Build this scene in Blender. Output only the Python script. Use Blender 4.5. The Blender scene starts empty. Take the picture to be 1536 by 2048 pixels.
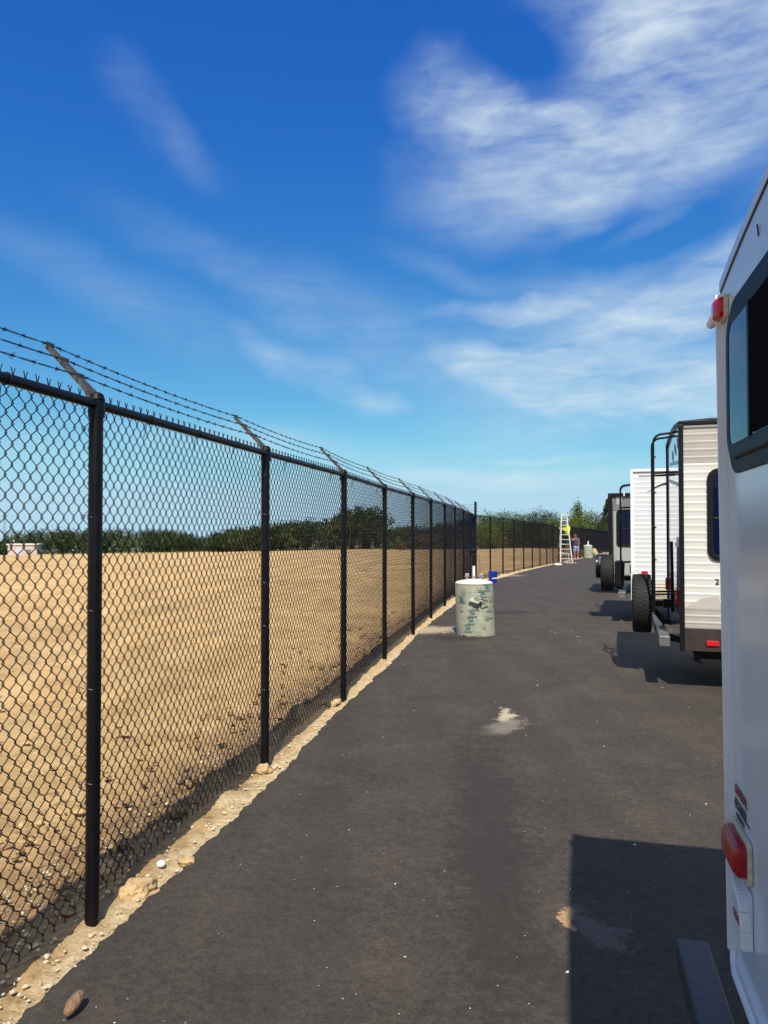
import bpy, math, random
import numpy as np
from mathutils import Vector, Matrix, noise as mnoise
random.seed(7)
S = bpy.context.scene
COL = S.collection
rad = math.radians

# ------------------------------------------------------------------ helpers
class MB:
    def __init__(s): s.v=[]; s.f=[]; s.m=[]
    def add(s, vs, fs, mi=0):
        b=len(s.v); s.v.extend([tuple(p) for p in vs])
        for f in fs: s.f.append(tuple(b+i for i in f)); s.m.append(mi)
        return s
    def box(s, x0,x1,y0,y1,z0,z1, mi=0):
        vs=[(x0,y0,z0),(x1,y0,z0),(x1,y1,z0),(x0,y1,z0),(x0,y0,z1),(x1,y0,z1),(x1,y1,z1),(x0,y1,z1)]
        return s.add(vs,[(0,3,2,1),(4,5,6,7),(0,1,5,4),(1,2,6,5),(2,3,7,6),(3,0,4,7)],mi)
    def bar(s, a, b, w, h, mi=0, up=(0,0,1)):
        a=Vector(a); b=Vector(b); d=(b-a).normalized(); u=Vector(up)
        if abs(d.dot(u))>.95: u=Vector((0,1,0))
        r=d.cross(u).normalized(); u=r.cross(d)
        vs=[]
        for p in (a,b):
            for sx,sz in ((-1,-1),(1,-1),(1,1),(-1,1)): vs.append(p+r*sx*w/2+u*sz*h/2)
        return s.add(vs,[(3,2,1,0),(4,5,6,7),(0,1,5,4),(1,2,6,5),(2,3,7,6),(3,0,4,7)],mi)
    def tube(s, pts, r, n=8, mi=0, cap=True):
        P=[Vector(p) for p in pts]; N=len(P); rr=r if isinstance(r,(list,tuple)) else [r]*N
        vs=[]; up=None
        for i,p in enumerate(P):
            d=(P[min(i+1,N-1)]-P[max(i-1,0)])
            d=d.normalized() if d.length>1e-9 else Vector((0,0,1))
            if up is None:
                up=Vector((0,0,1)) if abs(d.z)<.9 else Vector((0,1,0))
            x=d.cross(up).normalized(); up=x.cross(d).normalized()
            for k in range(n):
                a=2*math.pi*k/n; vs.append(p+(x*math.cos(a)+up*math.sin(a))*rr[i])
        fs=[]
        for i in range(N-1):
            for k in range(n):
                fs.append((i*n+k,i*n+(k+1)%n,(i+1)*n+(k+1)%n,(i+1)*n+k))
        if cap: fs.append(tuple(reversed(range(n)))); fs.append(tuple((N-1)*n+k for k in range(n)))
        return s.add(vs,fs,mi)
    def lathe(s, prof, n=32, mi=0, c=(0,0,0), axis='z', capb=True, capt=True):
        vs=[];fs=[]
        for (r,z) in prof:
            for k in range(n):
                a=2*math.pi*k/n; x=r*math.cos(a); y=r*math.sin(a)
                if axis=='z': vs.append((c[0]+x,c[1]+y,c[2]+z))
                elif axis=='x': vs.append((c[0]+z,c[1]+x,c[2]+y))
                else: vs.append((c[0]+y,c[1]+z,c[2]+x))
        for i in range(len(prof)-1):
            for k in range(n): fs.append((i*n+k,i*n+(k+1)%n,(i+1)*n+(k+1)%n,(i+1)*n+k))
        if capb: fs.append(tuple(reversed(range(n))))
        if capt: fs.append(tuple((len(prof)-1)*n+k for k in range(n)))
        return s.add(vs,fs,mi)
    def prism(s, outline, d0, d1, plane='yz', mi=0):
        # outline in a plane, extruded along the third axis
        n=len(outline); vs=[]
        for d in (d0,d1):
            for (a,b) in outline:
                vs.append({'yz':(d,a,b),'xz':(a,d,b),'xy':(a,b,d)}[plane])
        fs=[tuple(range(n)),tuple(reversed(range(n,2*n)))]+[(i,n+i,n+(i+1)%n,(i+1)%n) for i in range(n)]
        return s.add(vs,fs,mi)
    def ring(s, out, inn, d0, d1, plane='yz', mi=0):
        n=len(out); vs=[]
        mk=lambda a,b,d:{'yz':(d,a,b),'xz':(a,d,b),'xy':(a,b,d)}[plane]
        for d in (d0,d1):
            for o in (out,inn):
                for (a,b) in o: vs.append(mk(a,b,d))
        fs=[]
        for i in range(n):
            j=(i+1)%n
            fs+=[(i,j,n+j,n+i),(2*n+i,3*n+i,3*n+j,2*n+j),(i,2*n+i,2*n+j,j),(n+i,n+j,3*n+j,3*n+i)]
        return s.add(vs,fs,mi)
    def build(s, name, mats, parent=None, loc=None, smooth=False, bevel=0, fixn=True):
        me=bpy.data.meshes.new(name); me.from_pydata(s.v,[],s.f)
        if not isinstance(mats,(list,tuple)): mats=[mats]
        for m in mats: me.materials.append(m)
        if len(mats)>1: me.polygons.foreach_set('material_index', s.m)
        me.update()
        if fixn:
            import bmesh
            bm=bmesh.new(); bm.from_mesh(me); bmesh.ops.recalc_face_normals(bm,faces=bm.faces); bm.to_mesh(me); bm.free()
        if smooth:
            me.polygons.foreach_set('use_smooth',[True]*len(me.polygons))
            try: me.set_sharp_from_angle(angle=rad(40))
            except Exception: pass
        o=bpy.data.objects.new(name,me); COL.objects.link(o)
        if parent is not None: o.parent=parent
        if loc is not None: o.location=loc
        if bevel:
            b=o.modifiers.new('bev','BEVEL'); b.width=bevel; b.segments=2; b.limit_method='ANGLE'; b.angle_limit=rad(40)
        return o

def tag(o,label=None,cat=None,group=None,kind=None):
    if label: o['label']=label
    if cat: o['category']=cat
    if group: o['group']=group
    if kind: o['kind']=kind
    return o
def empty(name,loc,rz=0,**k):
    o=bpy.data.objects.new(name,None); COL.objects.link(o); o.location=loc; o.rotation_euler=(0,0,rz)
    o.empty_display_size=.2
    return tag(o,**k)
def copy_child(src,parent,loc=None,scale=None):
    c=src.copy(); COL.objects.link(c); c.parent=parent
    if loc is not None: c.location=loc
    if scale is not None: c.scale=scale
    return c
def rrect(a0,a1,b0,b1,r,n=6):
    pts=[]
    for (ca,cb,s) in ((a1-r,b1-r,0),(a0+r,b1-r,90),(a0+r,b0+r,180),(a1-r,b0+r,270)):
        for k in range(n+1):
            t=rad(s+90*k/n); pts.append((ca+r*math.cos(t),cb+r*math.sin(t)))
    return pts

# ------------------------------------------------------------------ materials
def mat(name, col, rough=.6, metal=0, bump=0, bscale=40, var=0, vscale=6, spec=.5, coat=0, dark=None, det=5):
    m=bpy.data.materials.new(name); m.use_nodes=True; nt=m.node_tree; N=nt.nodes; L=nt.links
    b=N['Principled BSDF']; b.inputs['Base Color'].default_value=(*col,1)
    b.inputs['Roughness'].default_value=rough; b.inputs['Metallic'].default_value=metal
    b.inputs['Specular IOR Level'].default_value=spec
    if coat: b.inputs['Coat Weight'].default_value=coat; b.inputs['Coat Roughness'].default_value=.05
    tc=N.new('ShaderNodeTexCoord')
    if var:
        n=N.new('ShaderNodeTexNoise'); n.inputs['Scale'].default_value=vscale; n.inputs['Detail'].default_value=det; n.inputs['Roughness'].default_value=.62
        L.new(tc.outputs['Object'],n.inputs['Vector'])
        r=N.new('ShaderNodeValToRGB'); r.color_ramp.elements[0].position=.32; r.color_ramp.elements[1].position=.7
        dk=dark or tuple(c*(1-var) for c in col)
        r.color_ramp.elements[0].color=(*dk,1); r.color_ramp.elements[1].color=(*[min(1,c*(1+var*.5)) for c in col],1)
        L.new(n.outputs['Fac'],r.inputs['Fac']); L.new(r.outputs['Color'],b.inputs['Base Color'])
        rr=N.new('ShaderNodeMapRange'); rr.inputs['To Min'].default_value=max(.02,rough-.08); rr.inputs['To Max'].default_value=min(1,rough+.1)
        L.new(n.outputs['Fac'],rr.inputs['Value']); L.new(rr.outputs['Result'],b.inputs['Roughness'])
    if bump:
        n2=N.new('ShaderNodeTexNoise'); n2.inputs['Scale'].default_value=bscale; n2.inputs['Detail'].default_value=4
        L.new(tc.outputs['Object'],n2.inputs['Vector'])
        bp=N.new('ShaderNodeBump'); bp.inputs['Strength'].default_value=bump; bp.inputs['Distance'].default_value=.01
        L.new(n2.outputs['Fac'],bp.inputs['Height']); L.new(bp.outputs['Normal'],b.inputs['Normal'])
    return m
M={}
M['blackcoat']=mat('black_vinyl_coating',(.004,.004,.006),.42,spec=.25,var=.3,vscale=9,bump=.05,bscale=60)
M['wire']=mat('black_mesh_wire',(.008,.006,.006),.55,spec=.2)
M['galv']=mat('galvanised_arm',(.12,.11,.10),.5,.6,var=.6,vscale=35,bump=.15,bscale=120)
M['barbwire']=mat('barbed_wire_steel',(.03,.03,.045),.45,.6)
M['tie']=mat('tie_wire_steel',(.05,.05,.055),.45,.8)
M['white_gel']=mat('white_fibreglass',(.60,.68,.71),.16,var=.07,vscale=2.2,bump=.22,bscale=1.6,spec=.55)
M['white_gel2']=mat('glossy_rear_wall',(.62,.64,.68),.07,var=.05,vscale=4,spec=.9,coat=.6)
M['white_trim']=mat('white_trim',(.78,.79,.8),.3,var=.06,vscale=14)
M['white_side']=mat('white_aluminium_siding',(.70,.70,.70),.38,var=.05,vscale=2)
M['cream_side']=mat('cream_aluminium_siding',(.70,.68,.62),.38,var=.05,vscale=2)
M['tan_side']=mat('tan_siding',(.47,.43,.385),.4,var=.08,vscale=3)
M['tan2_side']=mat('sand_siding',(.55,.43,.3),.4,var=.08,vscale=3)
M['brown_skirt']=mat('brown_skirt',(.045,.032,.03),.38,var=.2,vscale=8)
M['grey_body']=mat('grey_rv_body',(.36,.36,.34),.35,var=.05,vscale=2)
M['dgrey_body']=mat('grey_upper_body',(.17,.17,.17),.35,var=.05,vscale=2)
M['black_plastic']=mat('black_plastic',(.007,.007,.009),.45,spec=.22,var=.2,vscale=12)
M['frame_blue']=mat('dark_window_frame',(.006,.008,.014),.5,var=.15,vscale=10,spec=.12)
M['screen']=mat('black_insect_screen',(.006,.006,.007),.95,spec=.02)
M['glass']=mat('tinted_glass',(.002,.006,.025),.03,spec=.22)
M['rubber']=mat('tyre_rubber',(.008,.008,.008),.75,var=.3,vscale=20,bump=.3,bscale=70)
M['rim']=mat('wheel_steel',(.3,.3,.3),.4,.6,var=.15,vscale=10)
M['cover']=mat('black_vinyl_cover',(.012,.013,.022),.25,bump=.9,bscale=7)
M['bumper']=mat('bumper_dark_steel',(.045,.05,.06),.42,.2,var=.5,vscale=25,bump=.12,bscale=60)
M['bumper_silver']=mat('bumper_grey_steel',(.2,.2,.19),.45,.5,var=.3,vscale=16)
M['red_lens']=mat('red_lens',(.34,.004,.008),.28,coat=.15,spec=.4)
M['red_bright']=mat('bright_red_lens',(.55,.01,.02),.15,coat=.5)
M['lens_base']=mat('ivory_lens_base',(.66,.6,.42),.4,var=.3,vscale=60)
M['sticker']=mat('sticker_white',(.62,.63,.66),.3)
M['ink_red']=mat('dark_red_ink',(.20,.02,.035),.4)
M['ink_black']=mat('black_ink',(.02,.02,.03),.4)
M['decal_grey']=mat('grey_decal',(.27,.28,.28),.35)
M['decal_dark']=mat('dark_decal',(.05,.055,.07),.3)
M['concrete']=mat('pale_concrete',(.68,.65,.58),.85,var=.15,vscale=18,bump=.4,bscale=50)
M['form']=mat('printed_tube_paper',(.34,.335,.245),.75,var=.25,vscale=4.5,bump=.25,bscale=18,dark=(.28,.31,.24))
M['ink_teal']=mat('teal_print',(.02,.15,.16),.6)
M['ink_dull']=mat('grey_print',(.03,.04,.035),.6)
M['pipe_white']=mat('pvc_pipe',(.7,.68,.66),.4,var=.1,vscale=20)
M['fitting']=mat('grey_fittings',(.38,.36,.34),.45,.4,var=.35,vscale=60)
M['rust']=mat('rusty_rod',(.11,.05,.03),.7,var=.4,vscale=50)
M['blue']=mat('blue_bucket_plastic',(.01,.035,.36),.35,var=.15,vscale=15)
M['offwhite']=mat('off_white_print',(.75,.75,.75),.5)
M['lad']=mat('cream_fibreglass_rail',(.66,.67,.60),.4,var=.08,vscale=10)
M['alu']=mat('ladder_aluminium',(.66,.66,.66),.35,.3,var=.1,vscale=15)
M['hivis']=mat('hi_vis_shirt',(.62,.80,.04),.8,var=.15,vscale=12,bump=.5,bscale=14)
M['skin']=mat('skin',(.42,.2,.13),.55,var=.12,vscale=12)
M['skin_tan']=mat('tanned_skin',(.34,.13,.085),.55,var=.12,vscale=12)
M['hair']=mat('brown_hair',(.10,.035,.018),.8,var=.4,vscale=60)
M['hair2']=mat('short_dark_hair',(.05,.03,.02),.8,var=.4,vscale=60)
M['jeans']=mat('dark_jeans',(.015,.022,.04),.85,var=.3,vscale=20)
M['denim']=mat('light_denim',(.25,.36,.55),.85,var=.25,vscale=20)
M['vest']=mat('grey_blue_vest',(.05,.055,.10),.85,var=.25,vscale=16)
M['sock']=mat('white_sock',(.8,.8,.8),.8,var=.05,vscale=30)
M['shoe']=mat('dark_shoe',(.02,.02,.025),.6,var=.2,vscale=30)
M['wood']=mat('timber_plank',(.42,.24,.11),.7,var=.35,vscale=18)
M['sack']=mat('tan_paper_sack',(.52,.36,.20),.8,var=.2,vscale=8,bump=.6,bscale=10)
M['rubble']=mat('pinkish_rubble',(.36,.29,.26),.9,var=.4,vscale=9,bump=.4,bscale=20)
M['foam']=mat('white_board',(.75,.73,.68),.8,var=.1,vscale=12)
M['bark']=mat('bark',(.07,.05,.035),.9,var=.4,vscale=8,bump=.5,bscale=12)
M['grit']=mat('pale_grit',(.60,.49,.33),.9,var=.25,vscale=20)
M['stone_w']=mat('white_stone',(.72,.68,.62),.8,var=.15,vscale=25,bump=.4,bscale=60)
M['clod']=mat('dirt_clod',(.52,.35,.17),.95,var=.4,vscale=22,bump=.8,bscale=55)
M['clod_brown']=mat('brown_clod',(.33,.205,.10),.95,var=.45,vscale=30,bump=.8,bscale=55)
M['cone']=mat('brown_cone_scales',(.26,.15,.085),.8,var=.5,vscale=60,bump=.9,bscale=120)
M['shed_wall']=mat('shed_wall',(.50,.40,.37),.8,var=.12,vscale=2)
M['shed_roof']=mat('shed_roof',(.72,.70,.68),.7,var=.1,vscale=2)
M['shed_door']=mat('shed_door',(.42,.50,.62),.6,var=.1,vscale=4)

def leafmat(name,c,c2):
    m=bpy.data.materials.new(name); m.use_nodes=True; nt=m.node_tree; N=nt.nodes; L=nt.links
    b=N['Principled BSDF']; b.inputs['Roughness'].default_value=.6; b.inputs['Specular IOR Level'].default_value=.25
    g=N.new('ShaderNodeNewGeometry'); n=N.new('ShaderNodeTexNoise'); n.inputs['Scale'].default_value=.35; n.inputs['Detail'].default_value=5
    L.new(g.outputs['Position'],n.inputs['Vector'])
    a=N.new('ShaderNodeMath'); a.operation='MULTIPLY_ADD'; a.inputs[1].default_value=.35; L.new(g.outputs['Random Per Island'],a.inputs[0]); 
    s=N.new('ShaderNodeMath'); s.operation='SUBTRACT'; s.inputs[1].default_value=.17; L.new(n.outputs['Fac'],s.inputs[0]); L.new(s.outputs[0],a.inputs[2])
    r=N.new('ShaderNodeValToRGB'); r.color_ramp.elements[0].position=.35; r.color_ramp.elements[1].position=.68
    r.color_ramp.elements[0].color=(*c,1); r.color_ramp.elements[1].color=(*c2,1)
    L.new(a.outputs[0],r.inputs['Fac']); L.new(r.outputs['Color'],b.inputs['Base Color'])
    t=N.new('ShaderNodeBsdfTranslucent'); L.new(r.outputs['Color'],t.inputs['Color'])
    mx=N.new('ShaderNodeMixShader'); mx.inputs[0].default_value=.25
    L.new(b.outputs[0],mx.inputs[1]); L.new(t.outputs[0],mx.inputs[2]); L.new(mx.outputs[0],N['Material Output'].inputs['Surface'])
    return m
M['leaf_dark']=leafmat('dark_foliage',(.018,.035,.010),(.06,.085,.025))
M['leaf_mid']=leafmat('mid_foliage',(.035,.06,.012),(.12,.15,.035))
M['leaf_bright']=leafmat('bright_foliage',(.06,.10,.015),(.19,.24,.05))
M['leaf_dry']=leafmat('dry_brush',(.08,.07,.025),(.28,.21,.09))

# ------------------------------------------------------------------ terrain height
def sstep(e0,e1,x):
    t=np.clip((x-e0)/(e1-e0),0,1); return t*t*(3-2*t)
KA=[-.9,-.5,-.25,0,.2,.35,.9]; KK=[.034,.0307,.0248,.018,.0135,.0135,.0135]
def g(x,y):
    x=np.asarray(x,float); y=np.asarray(y,float)
    a=x/np.maximum(y,1.0)
    k=np.interp(a,KA,KK)
    z=-.012*np.clip(y-20,0,20)-k*np.maximum(y-40,0)
    return z
def gz(x,y): return float(g(x,y))
# fence lines
def fx1(y): return -1.278+.194*(y-3.323)
CX,CY=3.257,26.7
def fx2(y): return CX+.385*(y-CY)
def edge_x(y):            # left edge of the asphalt
    y=np.asarray(y,float)
    o1=np.interp(y,[-20,2.7,5,7.6,10,12.9,17.3,22,25.5],[.12,.125,.145,.10,.118,.05,.2,.22,.27])
    o2=np.interp(y,[26.7,27.1,29,31.3,36,45,120],[.45,.6,.55,.42,.30,.25,.25])
    return np.where(y<26.0, fx1(y)+o1, fx2(y)+np.interp(y,[26,26.7],[.5,.6])*0+o2)

# ------------------------------------------------------------------ ground
def noise2(x,y,s,oct=4,seed=0):
    return mnoise.fractal(Vector((x*s+seed,y*s-seed,seed*1.7)),.9,2.0,oct)
def build_ground():
    A=list(np.arange(-38,46,.17)); A=list(np.arange(-180,-38,8))+A+list(np.arange(46,180,8))
    R=[0.3,1.0,2.0,3.0,4.0,5.0]; r=5.0
    while r<60: r*=1.0075; R.append(r)
    while r<4000: r*=1.03; R.append(r)
    A=np.array(A); R=np.array(R); nA,nR=len(A),len(R)
    aa,rr=np.meshgrid(np.radians(A),R)
    X=rr*np.sin(aa); Y=rr*np.cos(aa)-3.5
    Z=g(X,Y)
    ex=edge_x(Y); fxx=np.where(Y<CY,fx1(Y),fx2(Y))
    for i in range(nR):
        if R[i]>60: break
        for j in range(nA):
            x,y=X[i,j],Y[i,j]
            d=ex[i,j]-x        # distance to the left of the asphalt edge
            if d<-.12: Z[i,j]-=.05; continue
            if abs(A[j])>50: continue
            fade=1-min(1,max(0,(R[i]-35)/25))
            big=(noise2(x,y,.35,3,3)*.06+max(0,noise2(x,y,1.4,4,8))*.05)*min(1,max(0,(d-.6)/2))
            strip=min(1,max(0,d/.12))
            cl=noise2(x,y,3.0,4,11); fine=noise2(x,y,11,3,5)
            near=math.exp(-((d-.55)/.5)**2)
            rough=max(0,cl)*.034*(.6+1.8*near)*strip+fine*.012*(.5+strip)+max(0,noise2(x,y,24,2,9))*.008
            ditch=-.035*math.exp(-((d-.75)/.35)**2)
            Z[i,j]+=(big+rough+ditch)*fade+ (0.018 if d<.25 and d>-.12 else .018*math.exp(-max(0,d-.25)/.3)) - .012
    V=np.stack([X,Y,Z],-1).reshape(-1,3).tolist()
    F=[]
    for i in range(nR-1):
        for j in range(nA):
            j2=(j+1)%nA
            F.append((i*nA+j,i*nA+j2,(i+1)*nA+j2,(i+1)*nA+j))
    F.append(tuple(range(nA-1,-1,-1)))
    m=bpy.data.materials.new('sandy_field_soil'); m.use_nodes=True; nt=m.node_tree; N=nt.nodes; L=nt.links; b=N['Principled BSDF']
    b.inputs['Roughness'].default_value=.95; b.inputs['Specular IOR Level'].default_value=.15
    ge=N.new('ShaderNodeNewGeometry')
    def no(scale,det=5,rough=.6,vec=None,dist=0):
        n=N.new('ShaderNodeTexNoise'); n.inputs['Scale'].default_value=scale; n.inputs['Detail'].default_value=det; n.inputs['Roughness'].default_value=rough
        n.inputs['Distortion'].default_value=dist
        L.new(vec or ge.outputs['Position'],n.inputs['Vector']); return n.outputs['Fac']
    def ramp(fac,els):
        r=N.new('ShaderNodeValToRGB'); cr=r.color_ramp
        while len(cr.elements)<len(els): cr.elements.new(.5)
        for e,(p,c) in zip(cr.elements,els): e.position=p; e.color=(*c,1) if len(c)==3 else c
        L.new(fac,r.inputs['Fac']); return r.outputs['Color']
    def mix(f,a,bb,t='MIX'):
        x=N.new('ShaderNodeMix'); x.data_type='RGBA'; x.blend_type=t
        for s_,v in ((0,f),(6,a),(7,bb)):
            if isinstance(v,(int,float)): x.inputs[s_].default_value=v
            elif isinstance(v,tuple): x.inputs[s_].default_value=(*v,1)
            else: L.new(v,x.inputs[s_])
        return x.outputs[2]
    mp=N.new('ShaderNodeMapping'); mp.inputs['Scale'].default_value=(1,.22,1); mp.inputs['Rotation'].default_value=(0,0,rad(65)); L.new(ge.outputs['Position'],mp.inputs['Vector'])
    soil=ramp(no(1.3,8,.65),[(.3,(.49,.315,.145)),(.5,(.63,.43,.205)),(.72,(.73,.52,.265))])
    furrow=ramp(no(.9,4,.6,mp.outputs[0]),[(.35,(.80,.78,.75)),(.65,(1.06,1.05,1.03))])
    soil=mix(1.0,soil,furrow,'MULTIPLY')
    spots=ramp(no(7,8,.8),[(.36,(.42,.36,.30)),(.47,(1,1,1))])
    soil=mix(.75,soil,spots,'MULTIPLY')
    patch=ramp(no(.12,4,.6),[(.35,(.84,.82,.80)),(.65,(1.04,1.03,1.0))])
    soil=mix(1.0,soil,patch,'MULTIPLY')
    # fine pale sand next to the paving: distance from the fence line
    sp=N.new('ShaderNodeSeparateXYZ'); L.new(ge.outputs['Position'],sp.inputs[0])
    def mth(op,a,bb=None,c=None,clamp=False):
        x=N.new('ShaderNodeMath'); x.operation=op; x.use_clamp=clamp
        for i,v in enumerate((a,bb,c)):
            if v is None: continue
            if isinstance(v,(int,float)): x.inputs[i].default_value=v
            else: L.new(v,x.inputs[i])
        return x.outputs[0]
    line1=mth('SUBTRACT',mth('MULTIPLY',sp.outputs['Y'],.194),1.923)
    line2=mth('ADD',mth('MULTIPLY',sp.outputs['Y'],.385),CX-.385*CY)
    line=mth('MAXIMUM',line1,line2)
    d=mth('SUBTRACT',line,sp.outputs['X'])              # >0 on the field side
    dn=mth('ADD',d,mth('MULTIPLY',mth('SUBTRACT',no(3,5,.7),.5),.5))
    sandf=mth('SUBTRACT',1.0,mth('DIVIDE',mth('ADD',dn,.07),.11,clamp=True),clamp=True)
    sand=ramp(no(14,7,.7),[(.33,(.46,.33,.17)),(.5,(.62,.48,.27)),(.75,(.70,.58,.38))])
    gs=ramp(no(30,8,.85),[(.38,(.38,.33,.27)),(.50,(1,1,1)),(.66,(1.12,1.12,1.12))])
    sand=mix(.8,sand,gs,'MULTIPLY')
    soil=mix(sandf,soil,sand)
    br=mth('MULTIPLY',mth('SUBTRACT',1.0,mth('DIVIDE',mth('ABSOLUTE',mth('ADD',dn,-.45)),.48),clamp=True),.95)
    soil=mix(br,soil,ramp(no(10,6,.7),[(.35,(.15,.085,.04)),(.6,(.36,.23,.115))]))
    # grass past the field
    gb=mth('SUBTRACT',mth('ADD',sp.outputs['Y'],mth('MULTIPLY',sp.outputs['X'],.4)),152.0)
    gb=mth('ADD',gb,mth('MULTIPLY',mth('SUBTRACT',no(.06,3),.5),10))
    gf=mth('MULTIPLY',gb,.3,clamp=True)
    grass=ramp(no(.5,5),[(.35,(.07,.09,.025)),(.65,(.15,.17,.06))])
    colr=mix(gf,soil,grass)
    L.new(colr,b.inputs['Base Color'])
    bp=N.new('ShaderNodeBump'); bp.inputs['Strength'].default_value=1.0; bp.inputs['Distance'].default_value=.045
    h=mth('ADD',mth('MULTIPLY',no(22,7,.75),.55),mth('MULTIPLY',no(4.5,5,.6),.9))
    L.new(h,bp.inputs['Height']); L.new(bp.outputs['Normal'],b.inputs['Normal'])
    me=bpy.data.meshes.new('ground'); me.from_pydata(V,[],F); me.materials.append(m)
    me.polygons.foreach_set('use_smooth',[True]*len(me.polygons)); me.update()
    o=bpy.data.objects.new('ground',me); COL.objects.link(o); o['kind']='structure'
    return o
build_ground()

def build_asphalt():
    ys=[-20,-10,-4,-1,0,1]; y=1.8
    while y<18: ys.append(y); y+=.022 if y<7 else .05
    while y<110: ys.append(y); y*=1.006
    ys=np.array(ys); ex=edge_x(ys)
    # smooth the kink at the corner
    offs=[-.03,0,.03,.12,.5,1.5,3,5,8,14,30,60]
    V=[];F=[]
    for i,yy in enumerate(ys):
        s=1 if yy<18 else 2.2
        j=(noise2(0,yy,2.2,4,21)*.028+noise2(0,yy,9,3,31)*.022+noise2(0,yy,30,2,41)*.008)*s
        for k,o in enumerate(offs):
            x=ex[i]+o+j*(1 if o<.2 else 0)
            z=gz(x,yy)+.028
            if k==0: z-=.10
            elif k==1: z-=.010
            elif k==2: z-=.002
            V.append((x,yy,z))
    n=len(offs)
    for i in range(len(ys)-1):
        for k in range(n-1): F.append((i*n+k,i*n+k+1,(i+1)*n+k+1,(i+1)*n+k))
    m=bpy.data.materials.new('fresh_asphalt'); m.use_nodes=True; nt=m.node_tree; N=nt.nodes; L=nt.links; b=N['Principled BSDF']
    b.inputs['Roughness'].default_value=.78; b.inputs['Specular IOR Level'].default_value=.35
    ge=N.new('ShaderNodeNewGeometry')
    def no(scale,det=5,rough=.6,vec=None):
        q=N.new('ShaderNodeTexNoise'); q.inputs['Scale'].default_value=scale; q.inputs['Detail'].default_value=det; q.inputs['Roughness'].default_value=rough
        L.new(vec or ge.outputs['Position'],q.inputs['Vector']); return q.outputs['Fac']
    def mr(f,a,bb,c=0,d=1):
        q=N.new('ShaderNodeMapRange'); q.inputs['From Min'].default_value=a; q.inputs['From Max'].default_value=bb; q.inputs['To Min'].default_value=c; q.inputs['To Max'].default_value=d
        L.new(f,q.inputs['Value']); return q.outputs['Result']
    def mth(op,a,bb,clamp=False):
        x=N.new('ShaderNodeMath'); x.operation=op; x.use_clamp=clamp
        for i,v in enumerate((a,bb)):
            if isinstance(v,(int,float)): x.inputs[i].default_value=v
            else: L.new(v,x.inputs[i])
        return x.outputs[0]
    def mix(f,a,bb):
        x=N.new('ShaderNodeMix'); x.data_type='RGBA'
        for s_,v in ((0,f),(6,a),(7,bb)):
            if isinstance(v,(int,float)): x.inputs[s_].default_value=v
            elif isinstance(v,tuple): x.inputs[s_].default_value=(*v,1)
            else: L.new(v,x.inputs[s_])
        return x.outputs[2]
    r=N.new('ShaderNodeValToRGB'); L.new(mth('ADD',mth('MULTIPLY',no(75,6,.85),.46),mth('ADD',mth('MULTIPLY',no(24,5,.8),.36),mth('MULTIPLY',no(1.6,5,.6),.18))),r.inputs['Fac'])
    r.color_ramp.elements[0].position=.40; r.color_ramp.elements[0].color=(.026,.021,.016,1); r.color_ramp.elements[1].position=.62; r.color_ramp.elements[1].color=(.108,.085,.061,1)
    col=r.outputs['Color']
    # broad lanes and roller marks running with the road
    mp=N.new('ShaderNodeMapping'); mp.inputs['Rotation'].default_value=(0,0,rad(14)); mp.inputs['Scale'].default_value=(2.2,.16,1); L.new(ge.outputs['Position'],mp.inputs['Vector'])
    st=mr(no(.9,4,.55,mp.outputs[0]),.38,.62,.0,.42)
    col=mix(st,col,(.036,.030,.025))
    # dusty patches
    du=mth('MULTIPLY',mr(no(1.3,8,.75),.56,.76,0,.5),mr(no(30,5,.7),.42,.6,0,1))
    col=mix(du,col,(.20,.165,.125))
    mp2=N.new('ShaderNodeMapping'); mp2.inputs['Rotation'].default_value=(0,0,rad(100)); mp2.inputs['Scale'].default_value=(3.5,.8,1); L.new(ge.outputs['Position'],mp2.inputs['Vector'])
    sc=mr(no(3.0,8,.8,mp2.outputs[0]),.68,.74,0,.45)
    col=mix(sc,col,(.26,.22,.18))
    # small pale chips
    vo=N.new('ShaderNodeTexVoronoi'); vo.inputs['Scale'].default_value=5.5; vo.inputs['Randomness'].default_value=1
    L.new(ge.outputs['Position'],vo.inputs['Vector'])
    chip=mth('MULTIPLY',mth('LESS_THAN',vo.outputs['Distance'],.034),mth('GREATER_THAN',no(1.6,2),.56))
    col=mix(chip,col,(.42,.40,.36))
    vo2=N.new('ShaderNodeTexVoronoi'); vo2.inputs['Scale'].default_value=16; L.new(ge.outputs['Position'],vo2.inputs['Vector'])
    chip2=mth('MULTIPLY',mth('LESS_THAN',vo2.outputs['Distance'],.07),mth('GREATER_THAN',no(2.4,2),.56))
    col=mix(chip2,col,(.24,.22,.19))
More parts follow.
